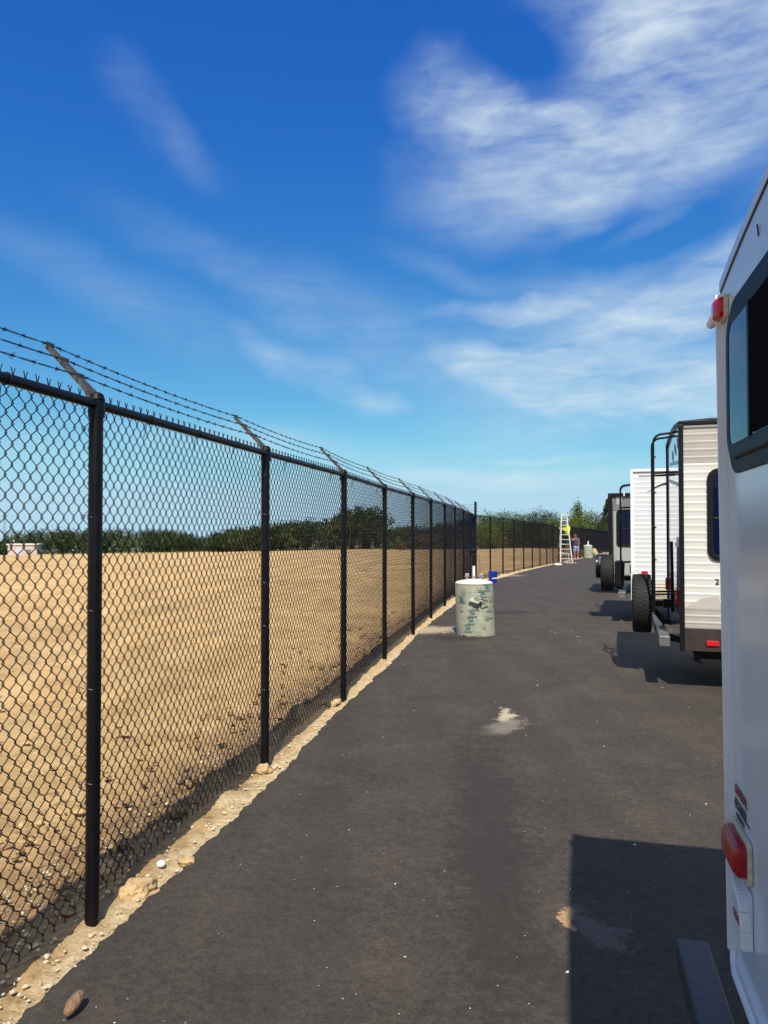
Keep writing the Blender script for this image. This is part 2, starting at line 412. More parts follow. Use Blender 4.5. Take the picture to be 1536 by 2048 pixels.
    # sand spills: fixed stains on the paving
    def blob(cx,cy,rx,ry,rz,f,cc):
        nonlocal col
        q=N.new('ShaderNodeMapping'); q.vector_type='TEXTURE'; q.inputs['Location'].default_value=(cx,cy,0); q.inputs['Rotation'].default_value=(0,0,rz); q.inputs['Scale'].default_value=(rx,ry,1)
        sx=N.new('ShaderNodeVectorMath'); sx.operation='MULTIPLY'; sx.inputs[1].default_value=(1,1,0); wn=N.new('ShaderNodeTexNoise'); wn.inputs['Scale'].default_value=5; wn.inputs['Detail'].default_value=5; L.new(ge.outputs['Position'],wn.inputs['Vector']); wa=N.new('ShaderNodeVectorMath'); wa.operation='MULTIPLY_ADD'; wa.inputs[1].default_value=(.3,.5,0); L.new(wn.outputs['Color'],wa.inputs[0]); wb=N.new('ShaderNodeVectorMath'); wb.operation='SUBTRACT'; wb.inputs[1].default_value=(.15,.25,0); L.new(ge.outputs['Position'],wb.inputs[0]); L.new(wb.outputs[0],wa.inputs[2]); L.new(wa.outputs[0],q.inputs['Vector']); L.new(q.outputs[0],sx.inputs[0])
        ln=N.new('ShaderNodeVectorMath'); ln.operation='LENGTH'; L.new(sx.outputs[0],ln.inputs[0])
        fa=mth('SUBTRACT',1.0,ln.outputs['Value'],True)
        nn=mth('MULTIPLY',mr(mth('ADD',no(16,8,.85),mth('MULTIPLY',fa,.28)),.56,.66,0,1.0),mr(fa,0,.25,0,1))
        col=mix(mth('MULTIPLY',nn,f,True),col,cc)
    blob(1.12,6.95,.11,.36,rad(-12),3.2,(.46,.38,.26))
    blob(1.05,6.6,.2,.5,rad(-30),.9,(.20,.17,.13))
    blob(.80,3.36,.05,.09,rad(8),4.0,(.42,.26,.12))
    blob(.92,3.30,.10,.30,rad(35),.55,(.17,.15,.12))
    blob(.5,12.9,1.2,.7,0,1.6,(.40,.31,.2))
    blob(1.15,11.9,.7,.45,0,1.6,(.035,.022,.018))
    blob(.60,4.4,.34,3.2,rad(-6),.75,(.030,.025,.021))
    blob(3.9,30,2.2,2.0,0,1.2,(.30,.24,.17))
    blob(2.3,15.5,1.6,.35,rad(5),.7,(.022,.02,.019))
    L.new(col,b.inputs['Base Color'])
    bp=N.new('ShaderNodeBump'); bp.inputs['Strength'].default_value=.8; bp.inputs['Distance'].default_value=.008
    L.new(no(130,4,.7),bp.inputs['Height']); L.new(bp.outputs['Normal'],b.inputs['Normal'])
    me=bpy.data.meshes.new('asphalt_road'); me.from_pydata(V,[],F); me.materials.append(m)
    me.polygons.foreach_set('use_smooth',[True]*len(me.polygons)); me.update()
    o=bpy.data.objects.new('asphalt_road',me); COL.objects.link(o); o['kind']='structure'
build_asphalt()
AZ=.028

# ------------------------------------------------------------------ fence
FH=2.32
def mesh_panel_mesh(W=2.2,w=.070,h=.078,z0=.12,z1=2.309):
    mb=MB(); nw=int(round(W/(w/2))); w=2*W/nw; ns=int(round((z1-z0)/(h/2))); h=2*(z1-z0)/ns; r=.0026
    for k in range(nw):
        xa=k*w/2; xb=(k+1)*w/2; pts=[]
        for j in range(ns+1):
            right=(j+k)%2==0
            x=(xb+.0030) if right else (xa-.0030)
            z=z0+j*h/2; yd=-.0024 if right else .0024
            jx=random.uniform(-.0015,.0015)
            if j==0: pts.append((x+jx,yd,z))
            elif j==ns: pts.append((x+jx,yd,z))
            else: pts.append((x+jx,yd,z-.0050)); pts.append((x+jx,-yd,z+.0050))
        mb.tube(pts,r,4,cap=False)
        if (ns+k)%2==0:      # knuckle / twisted barb at the top: pair of wires rising over the rail
            x=xb
            mb.tube([(x-.003,0,z1),(x+.003,0.002,z1+.015),(x-.002,0,z1+.028),(x-.011,0,z1+.055)],r,4)
            mb.tube([(x+.003,0,z1),(x-.003,-.002,z1+.015),(x+.002,0,z1+.028),(x+.011,0,z1+.054)],r,4)
        if k%2==0:
            x=xb if (0+k)%2==0 else xa
            mb.tube([(x-.003,0,z0),(x+.004,0.002,z0-.012),(x-.008,0,z0-.026)],r,4)
            mb.tube([(x+.003,0,z0),(x-.004,-.002,z0-.012),(x+.008,0,z0-.026)],r,4)
    return mb
fence=empty('chain_link_fence',(fx1(3.323),3.323,0),0,label='tall black chain link fence topped with three barbed wires along the left of the lane',cat='fence')
F0=Vector(fence.location)
posts=[(fx1(y),y) for y in (-1.15,1.1,3.323,5.466,7.63,10.03,12.38,14.6,17.0,19.3,21.8,24.3)]
posts[4]=(-.412,7.63); posts[5]=(.007,10.06)
corner=(CX,CY)
posts2=[(fx2(CY+2.15*i),CY+2.15*i) for i in range(1,30)]
allp=posts+[corner]+posts2
# post prototype
pm=MB(); pm.lathe([(.0305,-.25),(.0305,2.33)],20,capb=False)
post0=pm.build('post',M['blackcoat'],fence,smooth=True)
# cap with angled arm: local frame: +x along fence, -y... arm leans to local +y = field side
def arm_mb():
    mb=MB()
    mb.lathe([(.0355,2.245),(.0355,2.320),(.038,2.325),(.034,2.332),(.030,2.348),(.018,2.356)],20,1)
    mb.lathe([(.038,2.268),(.038,2.278)],20,1)
    a=Vector((0,.0,2.352)); b=Vector((0,.235,2.578))
    d=(b-a); 
    # channel: web and two flanges, tapering
    def sec(t,wd,dp):
        c=a+d*t; nrm=Vector((0,-.707,.707))
        return c,wd,dp,nrm
    vs=[];fs=[]
    prof=[(-1,0),(-1,1),(-.8,1),(-.8,.18),(.8,.18),(.8,1),(1,1),(1,0)]
    T=[(0,.026,.026),(1.0,.019,.017)]
    for (t,wd,dp) in T:
        c,wd,dp,nrm=sec(t,wd,dp)
        for (px,pz) in prof: vs.append(c+Vector((px*wd,0,0))-nrm*(pz*dp)*1.0)
    n=len(prof)
    for i in range(n): fs.append((i,(i+1)%n,n+(i+1)%n,n+i))
    fs.append(tuple(range(n))); fs.append(tuple(range(2*n-1,n-1,-1)))
    mb.add(vs,fs)
    # ribs at the wire slots
    for t in (.34,.67,.985):
        c=a+d*t; mb.bar(c+Vector((-.026,0,0)),c+Vector((.026,0,0)),.007,.03)
    mb.bar(Vector((-.028,0,2.30)),Vector((-.02,.06,2.40)),.006,.02); mb.bar(Vector((.028,0,2.30)),Vector((.02,.06,2.40)),.006,.02)
    return mb
arm0=arm_mb().build('extension_arm',[M['galv'],M['blackcoat']],fence,smooth=False)
panel0=mesh_panel_mesh().build('mesh_panel',M['wire'],fence,fixn=False)
rm=MB(); rm.tube([(0,0,2.303),(1,0,2.303)],.0215,14,cap=True)
rail0=rm.build('top_rail',M['blackcoat'],fence,smooth=True)
tm=MB(); tp=[]
for k in range(15):
    a=2*math.pi*k/14; tp.append((.0325*math.cos(a),.0325*math.sin(a)+.004,.008*math.sin(a)))
tm.tube(tp,.0018,5); tm.tube([(-.03,.03,0),(-.05,.04,.012),(-.055,.032,-.012)],.002,4)
tie0=tm.build('tie_wire',M['tie'],fence)
rtm=MB(); tp=[]
for k in range(13):
    a=2*math.pi*k/12; tp.append((.004*math.sin(a),.0245*math.cos(a),2.303+.0245*math.sin(a)))
rtm.tube(tp,.0022,5); rtm.tube([(0,.02,2.28),(.006,.03,2.24),(-.006,.034,2.21)],.0022,4)
rtie0=rtm.build('rail_tie',M['wire'],fence)
protos=[post0,arm0,panel0,rail0,tie0,rtie0]
NV=(-.982,.19)
for i,(x,y) in enumerate(allp):
    z=gz(x,y)
    loc=Vector((x,y,z))-F0
    if i!=len(posts):
        c=copy_child(post0,fence,loc); 
        c.rotation_euler=(rad(random.uniform(-.15,.15)),rad(random.uniform(-.15,.15)),0)
    nx=allp[i+1] if i+1<len(allp) else None
    q=allp[max(i-1,0)] if nx is None else (x,y)
    e=nx or (x,y)
    ang=math.atan2(e[1]-q[1],e[0]-q[0])
    if (i<len(posts)) or (i>len(posts) and i<len(posts)+4):
        a=copy_child(arm0,fence,loc); a.rotation_euler=(0,0,ang+rad(random.uniform(-4,4)))
    if i in (1,2,3,4):
        for zz in ((.62,1.02,1.42,1.82,2.14) if i!=4 else (.7,1.5,1.9)):
            t=copy_child(tie0,fence,loc+Vector((0,0,zz+random.uniform(-.06,.06)))); t.rotation_euler=(0,0,ang)
    if nx:
        Lg=math.hypot(nx[0]-x,nx[1]-y); dz=gz(*nx)-z
        off=Vector((-math.sin(ang),math.cos(ang),0))
        sh=math.atan2(dz,Lg)
        p=copy_child(panel0,fence,loc+off*.036); p.rotation_euler=(0,-sh,ang); p.scale=(Lg/2.2,1,1)
        r=copy_child(rail0,fence,loc); r.rotation_euler=(0,-sh,ang); r.scale=(Lg,1,1)
        if i in (1,2,3,4,5):
            for t in np.arange(.22,1,.26 if i<3 else .3):
                u=copy_child(rtie0,fence,loc+Vector((math.cos(ang),math.sin(ang),0))*Lg*float(t)); u.rotation_euler=(0,0,ang)
for o in protos: bpy.data.objects.remove(o)
# corner post, taller
cm=MB(); cz=gz(*corner); cm.lathe([(.045,-.2),(.045,2.78),(.036,2.80),(.012,2.81)],20)
cm.build('corner_post',M['blackcoat'],fence,Vector((corner[0],corner[1],cz))-F0,smooth=True)
# horizontal brace in the bays next to the corner
for a,b in ((posts[-1],corner),(corner,posts2[0])):
    bm_=MB(); bm_.tube([Vector((a[0],a[1],gz(*a)+1.12))-F0,Vector((b[0],b[1],gz(*b)+1.12))-F0],.02,10); bm_.build('brace_rail',M['blackcoat'],fence,smooth=True)
# barbed strands
for s,(t) in enumerate((.34,.67,.985)):
    mb=MB()
    def armpt(p):
        return Vector((p[0],p[1],gz(*p)))+Vector((NV[0]*.235*t,NV[1]*.235*t,2.352+.226*t+.006))-F0
    for i in range(len(posts)-1+1):
        a=armpt(posts[i]); b=armpt(posts[i+1]) if i+1<len(posts) else Vector((corner[0],corner[1],cz+2.35+.38*t))-F0
        Lg=(b-a).length; n=int(Lg/.02) if i<5 else int(Lg/.05)
        dr=(b-a).normalized(); sd=Vector((0,0,1)).cross(dr).normalized(); up=dr.cross(sd)
        for ph in (0,math.pi):
            pts=[]
            for k in range(n+1):
                u=k/n; sag=-.018*4*u*(1-u)
                w=ph+k*.55
                pts.append(a+(b-a)*u+Vector((0,0,sag))+(sd*math.cos(w)+up*math.sin(w))*.0022)
            mb.tube(pts,.0017 if i<5 else .0022,4,cap=False)
        nb=int(Lg/.125)
        for k in range(nb):
            u=(k+.5+random.uniform(-.15,.15))/nb; c=a+(b-a)*u+Vector((0,0,-.018*4*u*(1-u)))
            mb.tube([c-dr*.009,c+dr*.009],.0052,5)
            for q in range(2):
                w=random.uniform(0,3.14); v=(sd*math.cos(w)+up*math.sin(w))*.0145+dr*random.uniform(-.006,.006)
                off=dr*(.006*(q*2-1))
                mb.tube([c-v+off,c+v+off],.0012,3)
    mb.build('barbed_wire',M['barbwire'],fence,fixn=False)
# far run beyond the corner: three straight strands
for t in (.34,.67,.985):
    mb=MB(); pts=[Vector((corner[0],corner[1],cz+2.35+.38*t))-F0]
    for p in posts2[:3]: pts.append(Vector((p[0]-.217*t,p[1]+.09*t,gz(*p)+2.33+.245*t))-F0)
    mb.tube(pts,.003,4); mb.build('barbed_wire',M['barbwire'],fence)

# ------------------------------------------------------------------ text helper
def text_mesh(body,size,name,material,parent,matrix,extrude=.0006,bold=0):
    cu=bpy.data.curves.new('t','FONT'); cu.body=body; cu.size=size; cu.extrude=extrude; cu.offset=bold
    cu.align_x='LEFT'; cu.align_y='BOTTOM_BASELINE'
    o=bpy.data.objects.new('t',cu); COL.objects.link(o); bpy.context.view_layer.update()
    me=bpy.data.meshes.new_from_object(o.evaluated_get(bpy.context.evaluated_depsgraph_get()))
    bpy.data.objects.remove(o); bpy.data.curves.remove(cu)
    me.materials.clear(); me.materials.append(material); me.name=name
    q=bpy.data.objects.new(name,me); COL.objects.link(q); q.parent=parent; q.matrix_local=matrix
    return q
def rot_rear(x,y,z):   # text on a rear wall: reads toward local -y, faces -x
    return Matrix.Translation((x,y,z)) @ Matrix(((0,0,-1,0),(-1,0,0,0),(0,1,0,0),(0,0,0,1)))
def rot_side(x,y,z):   # text on the near side wall (faces -y, reads +x)
    return Matrix.Translation((x,y,z)) @ Matrix(((1,0,0,0),(0,0,-1,0),(0,1,0,0),(0,0,0,1)))

# ------------------------------------------------------------------ travel trailers
def tyre(parent,name,c,r,w,axis='x',cover=False,mats=None):
    mb=MB(); ri=r*.58; h=w/2
    prof=[(ri,-h*.75),(r*.80,-h),(r*.93,-h*.95),(r*.985,-h*.78),(r,-h*.55),(r,h*.55),(r*.985,h*.78),(r*.93,h*.95),(r*.80,h),(ri,h*.75)]
    if cover:
        prof=[(r*.2,-h*1.02),(r*.9,-h),(r,-h*.8),(r*.985,0),(r,h*.8),(r*.9,h),(r*.2,h*1.02)]
        mb.lathe(prof,40,axis=axis,c=c)
        o=mb.build(name,M['cover'],parent,smooth=True)
        pm_=MB(); k=h*.82
        pts=[]
        for i in range(41):
            a=2*math.pi*i/40
            p={'x':(c[0]+k,c[1]+r*1.005*math.cos(a),c[2]+r*1.005*math.sin(a)),'y':(c[0]+r*1.005*math.cos(a),c[1]+k,c[2]+r*1.005*math.sin(a))}[axis]
            pts.append(p)
        pm_.tube(pts,.006,5,cap=False); pm_.build('piping',M['white_trim'],o)
        return o
    mb.lathe(prof,48,axis=axis,c=c,capb=False,capt=False)
    # tread blocks
    nb=44
    for i in range(nb):
        a0=2*math.pi*i/nb
        for row,(u0,u1) in enumerate(((-.92,-.56),(-.46,-.08),(.08,.46),(.56,.92))):
            sh=(.35 if row%2 else 0)*2*math.pi/nb
            vs=[]
            for rr in (r*.985,r*1.018):
                for (u,aa) in ((u0,a0+sh),(u1,a0+sh+.03),(u1,a0+sh+.03+.1),(u0,a0+sh+.1)):
                    R_=rr*(1-.035*abs(u)**3)
                    X=u*h; Y=R_*math.cos(aa); Z=R_*math.sin(aa)
                    vs.append((c[0]+X,c[1]+Y,c[2]+Z) if axis=='x' else (c[0]+Y,c[1]+X,c[2]+Z))
            mb.add(vs,[(4,5,6,7),(0,1,5,4),(1,2,6,5),(2,3,7,6),(3,0,4,7)])
    o=mb.build(name,M['rubber'],parent,smooth=True)
    rm_=MB(); rm_.lathe([(ri*1.02,-h*.72),(ri*.9,-h*.6),(ri*.82,-h*.2),(ri*.35,-h*.1),(ri*.3,-h*.3),(.02,-h*.3),(.02,h*.2),(ri*.8,h*.2),(ri*1.02,h*.72)],32,axis=axis,c=c)
    rm_.build('rim',M['rim'],o,smooth=True)
    return o

def siding(parent,x0,x1,bands,y=-.012,pitch=.084,depth=.010,name='siding'):
    """corrugated sheet on the near side wall; bands=[(z0,z1,mat_index)]"""
    mb=MB(); mats=[]
    for (z0,z1,mi) in bands:
        z=z0; prof=[]
        n=max(1,int(round((z1-z0)/pitch))); p=(z1-z0)/n
        for k in range(n):
            b=z0+k*p
            prof+= [(b,0),(b+p*.10,depth*.15),(b+p*.55,depth*.55),(b+p*.78,depth),(b+p*.90,depth),(b+p*.97,0)]
        prof.append((z1,0))
        vs=[];fs=[]
        for (zz,dd) in prof: vs+=[(x0,y-dd,zz),(x1,y-dd,zz)]
        for k in range(len(prof)-1): fs.append((2*k,2*k+1,2*k+3,2*k+2))
        mb.add(vs,fs,mi)
    return mb

def window(parent,plane,a0,a1,b0,b1,r,d,frame=.05,bar=None,fm=None,depth=.03,vbar=None):
    """frame + pane; d = outward coordinate of the wall face, outward is negative"""
    fm=fm or M['black_plastic']
    mb=MB(); mb.ring(rrect(a0,a1,b0,b1,r),rrect(a0+frame,a1-frame,b0+frame,b1-frame,max(.01,r-frame)),d,d-depth,plane)
    if bar is not None:
        if plane=='xz': mb.box(a0+frame,a1-frame,d-depth*.8,d-.003,bar-.014,bar+.014)
        else: mb.box(d-depth*.8,d-.003,a0+frame,a1-frame,bar-.014,bar+.014)
    if vbar is not None:
        if plane=='yz': mb.box(d-depth*1.1,d-.003,vbar-.014,vbar+.014,b0+frame,b1-frame)
    w=empty('window',(0,0,0)); w.parent=parent
    mb.build('frame',fm,w,bevel=.006)
    p=MB(); e=frame-.006
    p.prism(rrect(a0+e,a1-e,b0+e,b1-e,max(.01,r-e)),d-.0115,d-.004,plane)
    p.build('pane',M['glass'],w)
    return w

def ladder_rv(parent,y0,y1,off,ztop,zbot,rungs):
    mb=MB(); r=.0135
    for y in (y0,y1):
        pts=[(.35,y,ztop+.02),(0.0,y,ztop+.03),(-off*.55,y,ztop+.01)]
        for k in range(6):
            a=rad(90*k/5); pts.append((-off+.10-.10*math.sin(a),y,ztop-.10+.10*math.cos(a)+.01))
        pts+=[(-off+.0,y,ztop-.4),(-off,y,zbot+.05)]
        mb.tube(pts,r,10)
    lad=mb.build('ladder',M['black_plastic'],parent,smooth=True)
    for z in rungs:
        q=MB(); q.tube([(-off,y0-.03,z),(-off,y1+.03,z)],.012,8); q.tube([(-off+.0,y0,z-.012),(-off+.03,y0,z-.012)],.010,6); q.build('rung',M['black_plastic'],lad,smooth=True)
    for z in (ztop-.44,zbot+.28):
        for y in (y0,y1):
            q=MB(); q.bar((-off,y,z),(0,y,z+.01),.03,.022); q.build('bracket',M['black_plastic'],lad)
    return lad

def make_rv(name,label,corner,m,W,L,zb,zt,crown,gz0,side,core_mat,rear_mat,trimmat,lean=(0,0),group='travel trailers parked along the lane'):
    """corner = near rear corner; local +x into the lot, +y along the rear wall away from the camera"""
    t=empty(name,(corner[0],corner[1],gz0),-math.atan(m),label=label,cat='travel trailer',group=group)
    mb=MB(); n=14; top=[]
    for k in range(n+1):
        u=k/n; top.append((u*W,zt+crown*(1-(2*u-1)**2)))
    r=.05
    top[-1]=(W+lean[1],zt)
    outl=[(0,zb+r),(r*.3,zb+r*.3),(r,zb),(W+lean[0]-r,zb),(W+lean[0]-r*.3,zb+r*.3),(W+lean[0],zb+r)]+list(reversed(top))
    vs=[];N_=len(outl)
    for x in (0,L):
        for (a,b) in outl: vs.append((x,a,b))
    mb.add(vs,[tuple(range(N_))],1); mb.add(vs,[tuple(reversed(range(N_,2*N_)))]+[(i,N_+i,N_+(i+1)%N_,(i+1)%N_) for i in range(N_)],0)
    mb.build('body',[core_mat,rear_mat],t)
    # chassis, axle wheels
    ch=MB(); ch.box(.15,L-.2,.35,.43,zb-.14,zb-.002); ch.box(.15,L-.2,W-.43,W-.35,zb-.14,zb-.002)
    for x in (.6,1.6,2.6,3.6): ch.box(x,x+.05,.43,W-.43,zb-.1,zb-.02)
    ch.build('chassis',M['black_plastic'],t)
    for x in (L*.5-.4,L*.5+.4):
        tyre(t,'wheel',(x,.13,.335),.335,.2,'y'); tyre(t,'wheel',(x,W-.13,.335),.335,.2,'y')
    return t
def corner_trim(t,pts,mat_,w=.028,name='corner_trim'):
    mb=MB()
    for a,b in zip(pts[:-1],pts[1:]): mb.bar(a,b,w,w)
    return mb.build(name,mat_,t,bevel=.006)

# --- RV 1: white, very close on the right
m1=.249; W1=2.44; n1=math.hypot(m1,1)
c1=(1.04-m1/n1*W1, 2.3-W1/n1)
rv1=make_rv('travel_trailer','smooth white trailer with dark steel bumper, closest to the camera, cut by the right edge',c1,m1,W1,6.6,.50,2.50,.12,.0,None,M['white_gel'],M['white_gel'],M['white_trim'],lean=(-.10,-.005))
W=W1
def T(t): return W-t        # distance from the far corner
# far corner moulding (follows the crown) and roof edge
n=16; roof=[]
for k in range(n+1):
    u=k/n; roof.append((-.004,W*(1-u)+(0 if k==0 else 0),2.50+.12*(1-(2*u-1)**2)-.004))
mb=MB(); mb.tube([(0.014,W-.135,.50),(0.014,W-.110,.535),(0.014,W-.096,.7),(0.013,W-.055,1.6),(0.013,W-.018,2.2),(.013,W-.008,2.40),(.013,W-.008,2.49)],.014,10)
mb.build('corner_trim',M['white_trim'],rv1,smooth=True)
mb=MB(); mb.bar((-.000,W-.135,.55),(-.000,W-.045,2.46),.006,.05,up=(1,0,0)); mb.build('corner_seam',M['white_trim'],rv1,bevel=.002)
mb=MB()
mb.prism([(p[1],p[2]+.015) for p in roof]+[(p[1],p[2]-.015) for p in reversed(roof)],-.0045,.03)
mb.build('roof_trim',M['white_gel'],rv1)
mb=MB(); 
mb.prism([(p[1],p[2]-.0155) for p in roof]+[(p[1],p[2]-.0215) for p in reversed(roof)],-.002,.02)
mb.build('roof_sealant',M['black_plastic'],rv1)
mb=MB(); mb.tube([(-.001,W-.112,.545),(-.004,W-.13,.512),(-.010,W-.18,.503),(-.014,W-1.0,.52),(-.014,.1,.52)],.013,8); mb.build('bottom_trim',M['white_trim'],rv1,smooth=True)
mb=MB(); mb.bar((-.004,W-.16,.535),(-.004,.1,.55),.012,.012); mb.build('bottom_seam',M['white_trim'],rv1)
win1=window(rv1,'yz',T(1.30),T(.135),1.945,2.368,.085,-.001,.045,fm=M['frame_blue'],depth=.013)
mb=MB(); mb.box(-.0165,-.0125,T(.435),T(.415),1.985,2.33); mb.build('mullion',M['frame_blue'],win1)
mb=MB(); mb.prism(rrect(T(1.24),T(.44),1.99,2.325,.03),-.0135,-.0150,'yz'); mb.build('insect_screen',M['screen'],win1)
ms=MB(); ms.ring(rrect(T(1.345),T(.115),1.905,2.40,.11),rrect(T(1.30),T(.14),1.945,2.365,.085),-.001,-.005,'yz'); ms.build('window_flange',M['frame_blue'],rv1,bevel=.004)
# tail light
tl=empty('tail_light',(0,0,0)); tl.parent=rv1
mb=MB(); vs=[];fs=[]
o1=rrect(T(.345),T(.135),.820,.925,.02,4); o2=rrect(T(.335),T(.145),.829,.916,.02,4); o3=rrect(T(.322),T(.158),.842,.902,.018,4)
nn=len(o1)
mb.prism(rrect(T(.350),T(.130),.816,.930,.02,4),-.001,-.012,'yz'); mb.build('lens_base',M['lens_base'],tl,bevel=.002)
mb=MB()
for (oo,x) in ((o2,-.012),(o2,-.030),(o3,-.043)):
    for (a,b) in oo: vs.append((x,a,b))
for i in range(nn):
    j=(i+1)%nn; fs+=[(i,j,nn+j,nn+i),(nn+i,nn+j,2*nn+j,2*nn+i)]
fs.append(tuple(range(2*nn,3*nn)))
mb.add(vs,fs); mb.build('lens',M['red_lens'],tl,smooth=True,bevel=.002)
# white light bracket under the tail light
mb=MB(); pts=[(-.016,T(.22),.80),(-.016,T(.285),.772),(-.016,T(.325),.745),(-.016,T(.335),.70),(-.016,T(.345),.655)]
for a,b in zip(pts[:-1],pts[1:]): mb.bar(a,b,.03,.014,up=(0,1,0))
mb.build('plate_bracket',M['white_trim'],rv1,bevel=.003)
mb=MB(); mb.prism(rrect(T(.345),T(.12),.652,.80,.02,4),-.001,-.006,'yz'); mb.build('plate_backing',M['white_gel'],rv1,bevel=.001)
# dealer stickers
mb=MB(); mb.prism([(T(.31),.640),(T(.125),.640),(T(.125),.69),(T(.31),.69)],-.0065,-.008,'yz'); st=mb.build('sticker',M['sticker'],rv1)
text_mesh('GENERAL',.034,'sticker_text',M['ink_red'],st,rot_rear(-.0085,T(.135),.652),bold=.0006)
st=empty('sticker',(0,0,0)); st.parent=rv1
text_mesh('GENERAL',.036,'sticker_text',M['ink_red'],st,rot_rear(-.0022,T(.14),1.000),bold=.0006)
text_mesh('RV CENTER',.027,'sticker_text',M['ink_black'],st,rot_rear(-.0022,T(.14),.967),bold=.0008)
mb=MB(); mb.box(-.002,-.0005,T(.312),T(.14),.958,.963); mb.build('sticker_line',M['ink_black'],st)
text_mesh('SALES SERVICE',.016,'sticker_text',M['ink_black'],st,rot_rear(-.0022,T(.155),.938))
# clearance light + awning bracket
cl=empty('clearance_light',(0,0,0)); cl.parent=rv1
mb=MB(); mb.prism(rrect(T(.115),T(.02),2.372,2.445,.012,3),-.001,-.012,'yz'); mb.build('lens_base',M['lens_base'],cl)
mb=MB(); vs=[];fs=[]
a_=rrect(T(.105),T(.028),2.378,2.440,.012,3); b_=rrect(T(.09),T(.042),2.388,2.430,.01,3); nn=len(a_)
for (oo,x) in ((a_,-.012),(a_,-.024),(b_,-.036)):
    for (p,q) in oo: vs.append((x,p,q))
for i in range(nn):
    j=(i+1)%nn; fs+=[(i,j,nn+j,nn+i),(nn+i,nn+j,2*nn+j,2*nn+i)]
fs.append(tuple(range(2*nn,3*nn))); mb.add(vs,fs); mb.build('lens',M['red_bright'],cl,smooth=True)
mb=MB(); mb.tube([(.03,W+.0,2.452),(.0,W+.045,2.418),(-.022,W+.075,2.396)],[.034,.026,.012],10); mb.build('gutter_spout',M['white_trim'],rv1,smooth=True)
mb=MB(); mb.tube([(-.001,T(.485),2.47),(-.004,T(.485),2.50)],.002,5); mb.build('roof_scratch',M['ink_black'],rv1)
# bumper
mb=MB(); mb.box(-.132,-.036,-.1,W+.115,.345,.437); mb.build('bumper',M['bumper'],rv1,bevel=.006)
mb=MB(); mb.bar((-.04,W-.55,.40),(.5,W-.55,.42),.06,.06); mb.bar((-.04,.55,.40),(.5,.55,.42),.06,.06); mb.build('bumper_arm',M['bumper'],rv1)

# --- RV 2: cream corrugated
c2=(3.195,8.06); W=2.44
rv2=make_rv('travel_trailer','cream corrugated trailer with brown skirt, black roof edge and tall black ladder on its rear',c2,.317,W,6.8,.455,2.88,.07,AZ*0,None,M['cream_side'],M['white_gel2'],M['black_plastic'])
mb=siding(rv2,.016,6.79,[(.695,.91,1),(.91,2.45,0),(2.45,2.86,1)],pitch=.0815)
mb.build('siding',[M['cream_side'],M['tan_side']],rv2,fixn=False)
sk=MB(); sk.box(.0,6.8,-.018,-.001,.452,.693); sk.build('skirt',M['brown_skirt'],rv2,bevel=.003)
for z in (1.29,1.70,2.11): 
    mb=MB(); mb.box(.016,6.79,-.0155,-.012,z-.003,z+.003); mb.build('panel_seam',M['decal_grey'],rv2)
corner_trim(rv2,[(0,-.012,.45),(0,-.012,2.87)],M['black_plastic'],.05)
corner_trim(rv2,[(0,W+.004,.45),(0,W+.004,2.87)],M['black_plastic'],.04)
mb=MB(); 
for k in range(14):
    u0=k/14;u1=(k+1)/14
    mb.bar((-.004,u0*W,2.885+.07*(1-(2*u0-1)**2)),(-.004,u1*W,2.885+.07*(1-(2*u1-1)**2)),.04,.04)
mb.build('rear_roof_trim',M['black_plastic'],rv2)
mb=MB(); mb.bar((-.02,-.012,2.885),(6.8,-.012,2.885),.045,.05); mb.build('roof_trim',M['black_plastic'],rv2,bevel=.006)
mb=MB(); mb.box(.03,6.7,-.03,-.012,2.835,2.857); mb.build('gutter',M['decal_grey'],rv2)
mb=MB(); mb.tube([(-.02,.03,2.905),(.3,.0,2.922),(.80,.0,2.922)],.013,8); mb.build('roof_rail',M['black_plastic'],rv2,smooth=True)
window(rv2,'xz',.255,1.25,1.41,2.395,.12,-.02,.06,bar=1.86,depth=.022)
mb=MB(); mb.prism([(.02,.90),(.09,.96),(.22,1.02),(.36,1.04),(.36,1.02),(.39,.94),(.44,.905)],-.024,-.0235,'xz'); mb.build('swoosh',M['tan_side'],rv2)
mb=MB(); mb.prism([(.38,1.03),(2.8,1.03),(2.8,.87),(.95,.80),(.6,.83),(.42,.90)],-.026,-.0255,'xz'); mb.build('swoosh',M['decal_grey'],rv2)
mb=MB(); mb.prism([(.50,.92),(2.6,.93),(2.6,.82),(.9,.80),(.62,.84)],-.028,-.0275,'xz'); mb.build('swoosh',M['decal_dark'],rv2)
text_mesh('2',.085,'model_number',M['ink_black'],rv2,rot_side(.325,-.024,1.165),bold=.002)
mb=MB(); mb.prism(rrect(.235,.36,.515,.568,.012,3),-.019,-.036,'xz'); mb.build('side_marker',M['red_bright'],rv2,bevel=.004)
ladder_rv(rv2,.50,.92,.26,2.83,.72,(2.59,2.18,1.78,1.41,1.05))
